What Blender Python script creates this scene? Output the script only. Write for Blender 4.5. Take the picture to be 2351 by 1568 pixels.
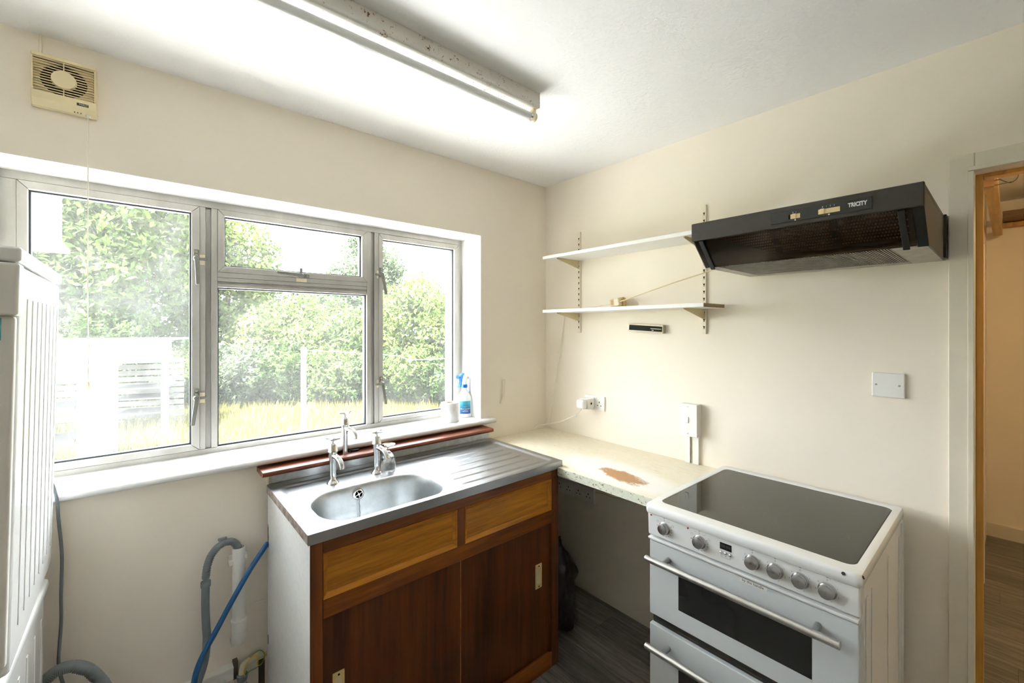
import bpy, bmesh, math, random
import numpy as np
from mathutils import Vector, Matrix

for _o in list(bpy.data.objects):
    bpy.data.objects.remove(_o)
SC = bpy.context.scene
COL = SC.collection
PI = math.pi
R = math.radians
random.seed(7)
RNG = np.random.default_rng(11)

# ------------------------------------------------------------------ camera
CAM = (-1.9268, -1.9042, 1.5)
cd = bpy.data.cameras.new('camera')
cam = bpy.data.objects.new('camera', cd)
COL.objects.link(cam)
cam.location = CAM
cam.rotation_euler = (PI / 2, 0, R(49.1465 - 90))
cd.sensor_fit = 'HORIZONTAL'
cd.sensor_width = 36.0
cd.lens = 36.0 * 990.7 / 2351.0
cd.shift_y = -(784.0 - 752.56) / 2351.0
cd.clip_start = 0.02
cd.clip_end = 300
SC.camera = cam

# ------------------------------------------------------------------ sky, sun, exposure
SKY_STRENGTH = 14.0
SUN_STRENGTH = 96.0
EXPOSURE = 1.25
w = bpy.data.worlds.new('sky')
SC.world = w
w.use_nodes = True
nt = w.node_tree
bg = nt.nodes['Background']
sky = nt.nodes.new('ShaderNodeTexSky')
sky.sky_type = 'HOSEK_WILKIE'
sky.turbidity = 6.0
sky.ground_albedo = 0.4
sky.sun_direction = Vector((-0.45, -0.12, 1.0)).normalized()
mixn = nt.nodes.new('ShaderNodeMixRGB')
mixn.inputs[0].default_value = 0.72
mixn.inputs[2].default_value = (0.94, 0.98, 1.0, 1)
nt.links.new(sky.outputs[0], mixn.inputs[1])
nt.links.new(mixn.outputs[0], bg.inputs[0])
bg.inputs[1].default_value = SKY_STRENGTH
sd = bpy.data.lights.new('sun', 'SUN')
sd.energy = SUN_STRENGTH
sd.angle = R(0.6)
sd.color = (1.0, 0.97, 0.92)
sun = bpy.data.objects.new('sun', sd)
COL.objects.link(sun)
sun.location = (0, 0, 30)
sun.rotation_euler = Vector((-0.45, -0.12, 1.0)).to_track_quat('Z', 'Y').to_euler()
vs = SC.view_settings
vs.view_transform = 'Standard'
vs.look = 'None'
vs.gamma = 1.0
vs.use_curve_mapping = False
vs.exposure = EXPOSURE
SC.cycles.use_denoising = True
SC.cycles.max_bounces = 12
SC.cycles.diffuse_bounces = 7
SC.cycles.glossy_bounces = 5
SC.cycles.transmission_bounces = 8
SC.cycles.transparent_max_bounces = 16
SC.cycles.caustics_reflective = False
SC.cycles.caustics_refractive = False
SC.cycles.sample_clamp_indirect = 6.0

# ------------------------------------------------------------------ materials
MATS = {}


def _mat(name):
    m = bpy.data.materials.new(name)
    m.use_nodes = True
    n = m.node_tree.nodes
    b = n['Principled BSDF']
    return m, m.node_tree, b


def lin(c):
    return tuple(((v / 255.0) / 12.92 if v / 255.0 <= 0.04045 else ((v / 255.0 + 0.055) / 1.055) ** 2.4) for v in c)


def noise(nt, scale, detail=3, rough=0.5, stretch=None, coord='Object', rot=None):
    tc = nt.nodes.new('ShaderNodeTexCoord')
    mp = nt.nodes.new('ShaderNodeMapping')
    if stretch:
        mp.inputs['Scale'].default_value = stretch
    if rot:
        mp.inputs['Rotation'].default_value = rot
    nt.links.new(tc.outputs[coord], mp.inputs[0])
    nz = nt.nodes.new('ShaderNodeTexNoise')
    nz.inputs['Scale'].default_value = scale
    nz.inputs['Detail'].default_value = detail
    nz.inputs['Roughness'].default_value = rough
    nt.links.new(mp.outputs[0], nz.inputs[0])
    return nz


def ramp(nt, src, stops):
    r = nt.nodes.new('ShaderNodeValToRGB')
    e = r.color_ramp.elements
    while len(e) < len(stops):
        e.new(0.5)
    for i, (p, c) in enumerate(stops):
        e[i].position = p
        e[i].color = tuple(c) + (1,) if len(c) == 3 else c
    nt.links.new(src, r.inputs[0])
    return r


def bump(nt, b, src, strength, dist=0.002):
    bp = nt.nodes.new('ShaderNodeBump')
    bp.inputs['Strength'].default_value = strength
    bp.inputs['Distance'].default_value = dist
    nt.links.new(src, bp.inputs['Height'])
    nt.links.new(bp.outputs[0], b.inputs['Normal'])


def plain(name, col, rough=0.5, metal=0.0, spec=0.5, var=0.06, vscale=6, bmp=0, bscale=200, bdist=0.001, coat=0):
    m, nt, b = _mat(name)
    nz = noise(nt, vscale, 4)
    c1 = tuple(max(0, v * (1 - var)) for v in col)
    c2 = tuple(min(1, v * (1 + var)) for v in col)
    r = ramp(nt, nz.outputs[0], [(0.3, c1), (0.7, c2)])
    nt.links.new(r.outputs[0], b.inputs['Base Color'])
    b.inputs['Roughness'].default_value = rough
    b.inputs['Metallic'].default_value = metal
    b.inputs['Specular IOR Level'].default_value = spec
    if coat:
        b.inputs['Coat Weight'].default_value = coat
    if bmp:
        nb = noise(nt, bscale, 2)
        bump(nt, b, nb.outputs[0], bmp, bdist)
    MATS[name] = m
    return m


def wood(name, c_dark, c_light, axis='x', rough=0.35, scale=14, coat=0.2, spec=0.4):
    m, nt, b = _mat(name)
    st = {'x': (0.06, 1, 1), 'y': (1, 0.06, 1), 'z': (1, 1, 0.06)}[axis]
    n1 = noise(nt, scale * 5, 5, 0.65, st)
    n2 = noise(nt, scale * 0.7, 3, 0.5, st)
    ad = nt.nodes.new('ShaderNodeMath')
    ad.operation = 'MULTIPLY_ADD'
    ad.inputs[1].default_value = 0.55
    nt.links.new(n1.outputs[0], ad.inputs[0])
    mu = nt.nodes.new('ShaderNodeMath')
    mu.operation = 'MULTIPLY'
    mu.inputs[1].default_value = 0.45
    nt.links.new(n2.outputs[0], mu.inputs[0])
    nt.links.new(mu.outputs[0], ad.inputs[2])
    r = ramp(nt, ad.outputs[0], [(0.40, tuple(v * 0.8 for v in c_dark)), (0.60, tuple(v * 1.08 for v in c_light))])
    nt.links.new(r.outputs[0], b.inputs['Base Color'])
    b.inputs['Roughness'].default_value = rough
    b.inputs['Specular IOR Level'].default_value = spec
    b.inputs['Coat Weight'].default_value = coat
    b.inputs['Coat Roughness'].default_value = 0.3
    bump(nt, b, n1.outputs[0], 0.12, 0.001)
    MATS[name] = m
    return m


plain('wall_cream', (0.865, 0.795, 0.684), 0.55, var=0.012, vscale=2, bmp=0.10, bscale=160, bdist=0.0012, spec=0.35)
plain('wall_plain', (0.865, 0.795, 0.684), 0.6, var=0.012, vscale=2, spec=0.3)
plain('wall_pale', (0.90, 0.88, 0.84), 0.6, var=0.01, vscale=2, spec=0.3)
plain('reveal_white', (0.88, 0.87, 0.84), 0.45, var=0.012, vscale=3, bmp=0.05, bscale=80)
plain('gloss_white', (0.74, 0.735, 0.725), 0.22, var=0.02, vscale=9, bmp=0.05, bscale=40, bdist=0.001)
plain('paint_trim', (0.74, 0.685, 0.565), 0.35, var=0.04, vscale=7, bmp=0.08, bscale=60)
plain('enamel', (0.84, 0.85, 0.85), 0.22, var=0.01, vscale=4, coat=0.3)
plain('enamel_side', (0.80, 0.80, 0.78), 0.3, var=0.015, vscale=4)
plain('door_glasswhite', (0.66, 0.70, 0.72), 0.09, var=0.01, vscale=3, coat=0.5)
plain('white_plastic', (0.84, 0.83, 0.80), 0.35, var=0.015)
plain('cream_plastic', (0.79, 0.68, 0.42), 0.45, var=0.04, vscale=12)
plain('old_plastic', (0.80, 0.70, 0.50), 0.4, var=0.05, vscale=40)
plain('tan_plastic', (0.60, 0.40, 0.17), 0.45, var=0.06, vscale=40)
plain('beige_front', (0.80, 0.78, 0.74), 0.35, var=0.01)
plain('black_plastic', (0.015, 0.015, 0.016), 0.4, var=0.15)
plain('black_rubber', (0.018, 0.018, 0.02), 0.55, var=0.1)
plain('gasket', (0.045, 0.055, 0.065), 0.6, var=0.1)
plain('dark_hole', (0.004, 0.004, 0.004), 0.9, var=0.0, spec=0.0)
plain('chrome', (0.82, 0.83, 0.84), 0.09, 1.0, var=0.03, vscale=30)
plain('opener_metal', (0.50, 0.44, 0.30), 0.5, 0.2, var=0.1, vscale=40)
plain('matt_black', (0.012, 0.012, 0.011), 0.75, var=0.3, vscale=80, spec=0.2)
plain('handle_grey', (0.20, 0.20, 0.18), 0.45, 0.3, var=0.12, vscale=60)
plain('brushed', (0.62, 0.61, 0.59), 0.3, 1.0, var=0.05, vscale=60)
plain('grey_metal', (0.40, 0.41, 0.41), 0.4, 0.85, var=0.08, vscale=40)
plain('brass_cream', (0.78, 0.62, 0.26), 0.45, 0.15, var=0.05, vscale=40)
plain('shelf_white', (0.87, 0.865, 0.85), 0.4, var=0.01)
plain('chipboard', (0.36, 0.26, 0.13), 0.8, var=0.3, vscale=180)
plain('bracket_cream', (0.66, 0.56, 0.33), 0.4, var=0.04, vscale=20)
plain('upright_cream', (0.80, 0.73, 0.58), 0.4, var=0.02)
plain('hose_grey', (0.17, 0.19, 0.20), 0.5, var=0.08, vscale=30)
plain('hose_blue', (0.012, 0.09, 0.24), 0.32, var=0.06, vscale=30)
plain('pvc_white', (0.80, 0.78, 0.74), 0.3, var=0.02)
plain('cable_white', (0.80, 0.76, 0.66), 0.45, var=0.02)
plain('cable_cream', (0.72, 0.60, 0.38), 0.45, var=0.03)
plain('bag_black', (0.008, 0.008, 0.009), 0.32, var=0.2, vscale=20, bmp=0.6, bscale=22, bdist=0.02)
plain('paper_white', (0.88, 0.88, 0.88), 0.9, var=0.015, vscale=60, bmp=0.15, bscale=250, spec=0.1)
plain('card_brown', (0.42, 0.30, 0.18), 0.9, var=0.05)
plain('bottle_white', (0.86, 0.87, 0.86), 0.35, var=0.01)
plain('trigger_blue', (0.01, 0.16, 0.62), 0.35, var=0.05)
plain('text_black', (0.02, 0.02, 0.02), 0.6, var=0)
plain('text_grey', (0.20, 0.20, 0.21), 0.6, var=0)
plain('text_white', (0.80, 0.80, 0.78), 0.5, var=0)
plain('text_cream', (0.72, 0.66, 0.50), 0.5, var=0)
plain('red_lens', (0.45, 0.02, 0.015), 0.25, var=0.1)
plain('hood_black', (0.023, 0.0185, 0.0145), 0.42, var=0.12, vscale=60, bmp=0.1, bscale=400)
plain('hood_panel', (0.012, 0.013, 0.013), 0.4, var=0.08, vscale=60)
plain('hood_side', (0.085, 0.075, 0.06), 0.4, 0.1, var=0.06, vscale=20)
plain('hood_grey', (0.44, 0.42, 0.36), 0.5, 0.3, var=0.15, vscale=30)
plain('filter_grey', (0.34, 0.33, 0.29), 0.5, 0.6, var=0.3, vscale=25)
plain('perforation', (0.92, 0.62, 0.34), 0.5, var=0.25, vscale=8)
plain('switch_cream', (0.78, 0.60, 0.33), 0.4, var=0.05)
plain('earth_yellow', (0.62, 0.40, 0.02), 0.5, var=0.1)
plain('earth_green', (0.10, 0.20, 0.03), 0.5, var=0.1)
plain('old_pipe', (0.52, 0.47, 0.34), 0.55, var=0.25, vscale=30)
plain('teal_sticker', (0.10, 0.42, 0.44), 0.5, var=0.5, vscale=60)
plain('duct_dark', (0.06, 0.05, 0.03), 0.8, var=0.2)
plain('post_white', (0.20, 0.20, 0.20), 0.4, var=0.02)
plain('shed_white', (0.040, 0.041, 0.041), 0.5, var=0.05, vscale=3)
plain('shed_wood', (0.075, 0.075, 0.07), 0.8, var=0.2, vscale=5)
plain('render_white', (0.16, 0.158, 0.15), 0.8, var=0.04, vscale=4)
plain('feeder', (0.12, 0.11, 0.09), 0.4, var=0.05)
plain('outer_brick', (0.55, 0.50, 0.45), 0.9, var=0.1)
plain('bounce_paving', (0.68, 0.68, 0.67), 0.9, var=0.12, vscale=3)  # pale slabs of the added patio, kept bright for bounced light
plain('bark', (0.10, 0.075, 0.05), 0.9, var=0.2, vscale=20)
plain('soil_grass', (0.045, 0.047, 0.014), 0.95, var=0.3, vscale=1.2, spec=0.05)
wood('ply_orange', (0.36, 0.125, 0.008), (0.55, 0.22, 0.018), 'x', 0.3, 14)
wood('mould_orange', (0.40, 0.14, 0.010), (0.56, 0.215, 0.020), 'x', 0.3, 10)
wood('frame_brown', (0.14, 0.040, 0.006), (0.26, 0.082, 0.010), 'x', 0.32, 12)
wood('stile_brown', (0.095, 0.026, 0.005), (0.175, 0.052, 0.008), 'z', 0.32, 12)
wood('door_brown', (0.062, 0.018, 0.004), (0.135, 0.040, 0.007), 'z', 0.35, 9)
wood('ledge_brown', (0.10, 0.026, 0.012), (0.20, 0.052, 0.024), 'x', 0.42, 12, coat=0.12)
wood('pine_stop', (0.44, 0.21, 0.03), (0.56, 0.28, 0.05), 'z', 0.4, 8)
wood('pine_beam', (0.50, 0.30, 0.10), (0.62, 0.40, 0.16), 'x', 0.5, 8)
wood('shelf_dark', (0.13, 0.06, 0.02), (0.20, 0.10, 0.035), 'y', 0.5, 8)


def special():
    # artex ceiling
    m, nt, b = _mat('ceiling_artex')
    b.inputs['Base Color'].default_value = (0.88, 0.88, 0.875, 1)
    b.inputs['Roughness'].default_value = 0.6
    n1 = noise(nt, 75, 3, 0.55)
    n2 = noise(nt, 6, 2, 0.5)
    rr = ramp(nt, n1.outputs[0], [(0.45, (0, 0, 0)), (0.68, (1, 1, 1))])
    mu = nt.nodes.new('ShaderNodeMath')
    mu.operation = 'MULTIPLY'
    nt.links.new(rr.outputs[0], mu.inputs[0])
    nt.links.new(n2.outputs[0], mu.inputs[1])
    bump(nt, b, mu.outputs[0], 0.34, 0.0045)
    MATS['ceiling_artex'] = m
    # stainless steel with faint water marks
    m, nt, b = _mat('steel')
    n1 = noise(nt, 300, 3, 0.6, (0.03, 1, 1))
    n2 = noise(nt, 18, 4, 0.6)
    b.inputs['Metallic'].default_value = 1.0
    r = ramp(nt, n2.outputs[0], [(0.35, (0.42, 0.43, 0.445)), (0.65, (0.45, 0.46, 0.475))])
    nt.links.new(r.outputs[0], b.inputs['Base Color'])
    r2 = ramp(nt, n2.outputs[0], [(0.3, (0.36, 0.36, 0.36)), (0.7, (0.34, 0.34, 0.34))])
    nt.links.new(r2.outputs[0], b.inputs['Roughness'])
    bump(nt, b, n1.outputs[0], 0.04, 0.0005)
    MATS['steel'] = m
    m, nt, b = _mat('steel_bowl')
    n2 = noise(nt, 25, 5, 0.7)
    b.inputs['Metallic'].default_value = 1.0
    r = ramp(nt, n2.outputs[0], [(0.3, (0.42, 0.44, 0.45)), (0.7, (0.53, 0.55, 0.56))])
    nt.links.new(r.outputs[0], b.inputs['Base Color'])
    b.inputs['Roughness'].default_value = 0.42
    MATS['steel_bowl'] = m
    # dull zinc strip
    m, nt, b = _mat('zinc')
    n2 = noise(nt, 30, 5, 0.7)
    b.inputs['Metallic'].default_value = 0.85
    r = ramp(nt, n2.outputs[0], [(0.3, (0.40, 0.42, 0.43)), (0.7, (0.60, 0.62, 0.63))])
    nt.links.new(r.outputs[0], b.inputs['Base Color'])
    b.inputs['Roughness'].default_value = 0.35
    MATS['zinc'] = m
    # rusted sink edge
    m, nt, b = _mat('rust_edge')
    n2 = noise(nt, 40, 5, 0.7)
    b.inputs['Metallic'].default_value = 0.4
    r = ramp(nt, n2.outputs[0], [(0.35, (0.16, 0.10, 0.07)), (0.65, (0.40, 0.37, 0.35))])
    nt.links.new(r.outputs[0], b.inputs['Base Color'])
    b.inputs['Roughness'].default_value = 0.55
    MATS['rust_edge'] = m
    # aluminium window frame, mottled between two greys
    m, nt, b = _mat('aluminium')
    n2 = noise(nt, 9, 5, 0.65, (1, 1, 0.35))
    r = ramp(nt, n2.outputs[0], [(0.3, (0.36, 0.345, 0.31)), (0.7, (0.48, 0.47, 0.445))])
    nt.links.new(r.outputs[0], b.inputs['Base Color'])
    b.inputs['Metallic'].default_value = 0.25
    b.inputs['Roughness'].default_value = 0.42
    MATS['aluminium'] = m
    # white painted light fitting with rust spots
    m, nt, b = _mat('rusty_white')
    n2 = noise(nt, 46, 6, 0.85)
    r = ramp(nt, n2.outputs[0], [(0.595, (0.80, 0.78, 0.72)), (0.612, (0.34, 0.13, 0.02)), (0.65, (0.09, 0.035, 0.01))])
    nt.links.new(r.outputs[0], b.inputs['Base Color'])
    b.inputs['Roughness'].default_value = 0.32
    MATS['rusty_white'] = m
    # chipped white panel
    m, nt, b = _mat('white_panel')
    n2 = noise(nt, 60, 3, 0.6)
    r = ramp(nt, n2.outputs[0], [(0.2, (0.72, 0.72, 0.71)), (0.6, (0.80, 0.80, 0.79))])
    nt.links.new(r.outputs[0], b.inputs['Base Color'])
    b.inputs['Roughness'].default_value = 0.3
    MATS['white_panel'] = m
    # grey wood-look floor
    m, nt, b = _mat('floor_plank')
    oi = nt.nodes.new('ShaderNodeObjectInfo')
    tc = nt.nodes.new('ShaderNodeTexCoord')
    ad = nt.nodes.new('ShaderNodeVectorMath')
    ad.operation = 'MULTIPLY_ADD'
    cm = nt.nodes.new('ShaderNodeCombineXYZ')
    for i in range(3):
        nt.links.new(oi.outputs['Random'], cm.inputs[i])
    ad.inputs[1].default_value = (37, 53, 11)
    nt.links.new(cm.outputs[0], ad.inputs[0])
    nt.links.new(tc.outputs['Object'], ad.inputs[2])
    mp = nt.nodes.new('ShaderNodeMapping')
    mp.inputs['Scale'].default_value = (1, 0.07, 1)
    nt.links.new(ad.outputs[0], mp.inputs[0])
    nz = nt.nodes.new('ShaderNodeTexNoise')
    nz.inputs['Scale'].default_value = 55
    nz.inputs['Detail'].default_value = 6
    nz.inputs['Roughness'].default_value = 0.7
    nz.inputs['Distortion'].default_value = 0.6
    nt.links.new(mp.outputs[0], nz.inputs[0])
    r = ramp(nt, nz.outputs[0], [(0.32, (0.085, 0.078, 0.072)), (0.52, (0.20, 0.185, 0.17)), (0.70, (0.32, 0.30, 0.275))])
    mx = nt.nodes.new('ShaderNodeMixRGB')
    mx.blend_type = 'MULTIPLY'
    mx.inputs[0].default_value = 1
    r2 = ramp(nt, oi.outputs['Random'], [(0, (0.75, 0.75, 0.75)), (1, (1.15, 1.13, 1.1))])
    nt.links.new(r.outputs[0], mx.inputs[1])
    nt.links.new(r2.outputs[0], mx.inputs[2])
    nt.links.new(mx.outputs[0], b.inputs['Base Color'])
    b.inputs['Roughness'].default_value = 0.38
    bump(nt, b, nz.outputs[0], 0.15, 0.001)
    MATS['floor_plank'] = m
    # worktop: cream laminate with flecks and a worn brown patch
    m, nt, b = _mat('worktop')
    n1 = noise(nt, 120, 5, 0.8, (1, 0.16, 1))
    r = ramp(nt, n1.outputs[0], [(0.30, (0.50, 0.38, 0.22)), (0.40, (0.74, 0.67, 0.51)), (0.7, (0.80, 0.76, 0.64))])
    tc = nt.nodes.new('ShaderNodeTexCoord')
    mp = nt.nodes.new('ShaderNodeMapping')
    mp.vector_type = 'TEXTURE'
    mp.inputs['Location'].default_value = (-0.385, -0.80, 0)
    mp.inputs['Rotation'].default_value = (0, 0, R(-8))
    mp.inputs['Scale'].default_value = (0.15, 0.36, 1)
    nt.links.new(tc.outputs['Object'], mp.inputs[0])
    gr = nt.nodes.new('ShaderNodeTexGradient')
    gr.gradient_type = 'SPHERICAL'
    nt.links.new(mp.outputs[0], gr.inputs[0])
    hr = ramp(nt, gr.outputs[0], [(0.0, (0, 0, 0)), (0.32, (1, 1, 1))])
    mh = nt.nodes.new('ShaderNodeMixRGB')
    nt.links.new(hr.outputs[0], mh.inputs[0])
    nt.links.new(r.outputs[0], mh.inputs[1])
    mh.inputs[2].default_value = (0.83, 0.81, 0.76, 1)
    mp2 = nt.nodes.new('ShaderNodeMapping')
    mp2.vector_type = 'TEXTURE'
    mp2.inputs['Location'].default_value = (-0.40, -0.845, 0)
    mp2.inputs['Rotation'].default_value = (0, 0, R(-14))
    mp2.inputs['Scale'].default_value = (0.095, 0.23, 1)
    nt.links.new(tc.outputs['Object'], mp2.inputs[0])
    g2 = nt.nodes.new('ShaderNodeTexGradient')
    g2.gradient_type = 'SPHERICAL'
    nt.links.new(mp2.outputs[0], g2.inputs[0])
    n3 = noise(nt, 26, 6, 0.75, (1, 0.55, 1))
    mu = nt.nodes.new('ShaderNodeMath')
    mu.operation = 'MULTIPLY'
    nt.links.new(g2.outputs[0], mu.inputs[0])
    nt.links.new(n3.outputs[0], mu.inputs[1])
    wr = ramp(nt, mu.outputs[0], [(0.21, (0, 0, 0)), (0.29, (1, 1, 1))])
    mw = nt.nodes.new('ShaderNodeMixRGB')
    nt.links.new(wr.outputs[0], mw.inputs[0])
    nt.links.new(mh.outputs[0], mw.inputs[1])
    mw.inputs[2].default_value = (0.40, 0.20, 0.075, 1)
    nt.links.new(mw.outputs[0], b.inputs['Base Color'])
    b.inputs['Roughness'].default_value = 0.4
    MATS['worktop'] = m
    m, nt, b = _mat('worktop_edge')
    n1 = noise(nt, 110, 3, 0.7, (1, 0.6, 1))
    r = ramp(nt, n1.outputs[0], [(0.34, (0.14, 0.12, 0.08)), (0.40, (0.66, 0.68, 0.56)), (0.7, (0.72, 0.74, 0.62))])
    nt.links.new(r.outputs[0], b.inputs['Base Color'])
    b.inputs['Roughness'].default_value = 0.4
    MATS['worktop_edge'] = m
    # ceramic hob glass
    m, nt, b = _mat('hob_glass')
    vo = nt.nodes.new('ShaderNodeTexVoronoi')
    vo.inputs['Scale'].default_value = 420
    tc = nt.nodes.new('ShaderNodeTexCoord')
    nt.links.new(tc.outputs['Object'], vo.inputs[0])
    r = ramp(nt, vo.outputs['Distance'], [(0.12, (0.085, 0.080, 0.045)), (0.3, (0.020, 0.019, 0.009))])
    nt.links.new(r.outputs[0], b.inputs['Base Color'])
    b.inputs['Roughness'].default_value = 0.045
    b.inputs['IOR'].default_value = 1.42
    MATS['hob_glass'] = m
    m, nt, b = _mat('oven_glass')
    n1 = noise(nt, 5, 2)
    r = ramp(nt, n1.outputs[0], [(0.3, (0.012, 0.012, 0.012)), (0.7, (0.02, 0.02, 0.019))])
    nt.links.new(r.outputs[0], b.inputs['Base Color'])
    b.inputs['Roughness'].default_value = 0.08
    MATS['oven_glass'] = m
    # smoked hood visor
    m, nt, b = _mat('smoked')
    o = nt.nodes['Material Output']
    tr = nt.nodes.new('ShaderNodeBsdfTransparent')
    tr.inputs[0].default_value = (0.86, 0.74, 0.60, 1)
    gl = nt.nodes.new('ShaderNodeBsdfGlossy')
    gl.inputs['Roughness'].default_value = 0.18
    gl.inputs[0].default_value = (0.5, 0.5, 0.5, 1)
    df = nt.nodes.new('ShaderNodeBsdfDiffuse')
    df.inputs[0].default_value = (0.03, 0.022, 0.016, 1)
    fr = nt.nodes.new('ShaderNodeFresnel')
    m1 = nt.nodes.new('ShaderNodeMixShader')
    m1.inputs[0].default_value = 0.16
    nt.links.new(tr.outputs[0], m1.inputs[1])
    nt.links.new(df.outputs[0], m1.inputs[2])
    m2 = nt.nodes.new('ShaderNodeMixShader')
    nt.links.new(fr.outputs[0], m2.inputs[0])
    nt.links.new(m1.outputs[0], m2.inputs[1])
    nt.links.new(gl.outputs[0], m2.inputs[2])
    nt.links.new(m2.outputs[0], o.inputs[0])
    MATS['smoked'] = m
    # crystal
    m, nt, b = _mat('crystal')
    vo = nt.nodes.new('ShaderNodeTexVoronoi')
    vo.inputs['Scale'].default_value = 70
    vo.feature = 'DISTANCE_TO_EDGE'
    tc = nt.nodes.new('ShaderNodeTexCoord')
    nt.links.new(tc.outputs['Object'], vo.inputs[0])
    b.inputs['Transmission Weight'].default_value = 1.0
    b.inputs['Roughness'].default_value = 0.03
    b.inputs['IOR'].default_value = 1.45
    b.inputs['Base Color'].default_value = (0.97, 0.98, 0.98, 1)
    MATS['crystal'] = m
    # brushed knob face: radial streaks
    m, nt, b = _mat('knob_face')
    b.inputs['Metallic'].default_value = 1.0
    b.inputs['Base Color'].default_value = (0.44, 0.42, 0.41, 1)
    b.inputs['Roughness'].default_value = 0.26
    b.inputs['Anisotropic'].default_value = 0.85
    tg = nt.nodes.new('ShaderNodeTangent')
    tg.direction_type = 'RADIAL'
    tg.axis = 'X'
    nt.links.new(tg.outputs[0], b.inputs['Tangent'])
    MATS['knob_face'] = m


special()
plain('knob_rim', (0.55, 0.55, 0.55), 0.22, 0.9, var=0.02)


def tube_mat():
    m, nt, b = _mat('tube_glass')
    o = nt.nodes['Material Output']
    df = nt.nodes.new('ShaderNodeBsdfDiffuse')
    tl = nt.nodes.new('ShaderNodeBsdfTranslucent')
    nz = noise(nt, 20, 3)
    r = ramp(nt, nz.outputs[0], [(0.3, (0.86, 0.86, 0.83)), (0.7, (0.90, 0.90, 0.88))])
    nt.links.new(r.outputs[0], df.inputs[0])
    nt.links.new(r.outputs[0], tl.inputs[0])
    mx = nt.nodes.new('ShaderNodeMixShader')
    mx.inputs[0].default_value = 0.6
    nt.links.new(df.outputs[0], mx.inputs[1])
    nt.links.new(tl.outputs[0], mx.inputs[2])
    gl = nt.nodes.new('ShaderNodeBsdfGlossy')
    gl.inputs['Roughness'].default_value = 0.12
    fr = nt.nodes.new('ShaderNodeFresnel')
    m2 = nt.nodes.new('ShaderNodeMixShader')
    nt.links.new(fr.outputs[0], m2.inputs[0])
    nt.links.new(mx.outputs[0], m2.inputs[1])
    nt.links.new(gl.outputs[0], m2.inputs[2])
    nt.links.new(m2.outputs[0], o.inputs[0])
    MATS['tube_glass'] = m


tube_mat()


def pane_mat(name, dirt, lo, hi, haze, scale=5, streak=(1, 1, 1)):
    m, nt, b = _mat(name)
    o = nt.nodes['Material Output']
    tr = nt.nodes.new('ShaderNodeBsdfTransparent')
    tr.inputs[0].default_value = (0.96, 0.97, 0.965, 1)
    gl = nt.nodes.new('ShaderNodeBsdfGlossy')
    gl.inputs['Roughness'].default_value = 0.02
    tl = nt.nodes.new('ShaderNodeBsdfTranslucent')
    tl.inputs[0].default_value = (0.92, 0.93, 0.92, 1)
    nz = noise(nt, scale, 4, 0.6, streak)
    sc2 = noise(nt, 90, 4, 0.8, (1, 1, 0.4), rot=(0, 0.6, 0))
    r1 = ramp(nt, nz.outputs[0], [(lo, (haze, haze, haze)), (hi, (dirt, dirt, dirt))])
    r2 = ramp(nt, sc2.outputs[0], [(0.55, (0, 0, 0)), (0.72, (dirt * 0.8, dirt * 0.8, dirt * 0.8))])
    ad = nt.nodes.new('ShaderNodeMath')
    ad.operation = 'ADD'
    ad.use_clamp = True
    nt.links.new(r1.outputs[0], ad.inputs[0])
    nt.links.new(r2.outputs[0], ad.inputs[1])
    m1 = nt.nodes.new('ShaderNodeMixShader')
    nt.links.new(ad.outputs[0], m1.inputs[0])
    nt.links.new(tr.outputs[0], m1.inputs[1])
    nt.links.new(tl.outputs[0], m1.inputs[2])
    fr = nt.nodes.new('ShaderNodeFresnel')
    fr.inputs[0].default_value = 1.45
    m2 = nt.nodes.new('ShaderNodeMixShader')
    nt.links.new(fr.outputs[0], m2.inputs[0])
    nt.links.new(m1.outputs[0], m2.inputs[1])
    nt.links.new(gl.outputs[0], m2.inputs[2])
    nt.links.new(m2.outputs[0], o.inputs[0])
    MATS[name] = m


pane_mat('glass_dirty', 0.070, 0.36, 0.66, 0.028, 4)
pane_mat('glass_hazy', 0.044, 0.40, 0.70, 0.027, 4)
pane_mat('glass_clear', 0.036, 0.45, 0.72, 0.022, 4)


def leaf_mat(name, ca, cb):
    m, nt, b = _mat(name)
    o = nt.nodes['Material Output']
    nz = noise(nt, 1.3, 3, 0.6)
    r = ramp(nt, nz.outputs[0], [(0.3, ca), (0.7, cb)])
    df = nt.nodes.new('ShaderNodeBsdfDiffuse')
    tl = nt.nodes.new('ShaderNodeBsdfTranslucent')
    nt.links.new(r.outputs[0], df.inputs[0])
    nt.links.new(r.outputs[0], tl.inputs[0])
    mx = nt.nodes.new('ShaderNodeMixShader')
    mx.inputs[0].default_value = 0.35
    nt.links.new(df.outputs[0], mx.inputs[1])
    nt.links.new(tl.outputs[0], mx.inputs[2])
    nt.links.new(mx.outputs[0], o.inputs[0])
    MATS[name] = m


leaf_mat('leaf_dark', (0.012, 0.026, 0.009), (0.036, 0.056, 0.018))
leaf_mat('leaf_mid', (0.022, 0.042, 0.011), (0.054, 0.078, 0.020))
leaf_mat('leaf_light', (0.032, 0.054, 0.013), (0.070, 0.092, 0.026))
leaf_mat('leaf_grey', (0.026, 0.040, 0.022), (0.052, 0.068, 0.038))
leaf_mat('grass_blade', (0.066, 0.068, 0.020), (0.105, 0.100, 0.036))


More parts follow.
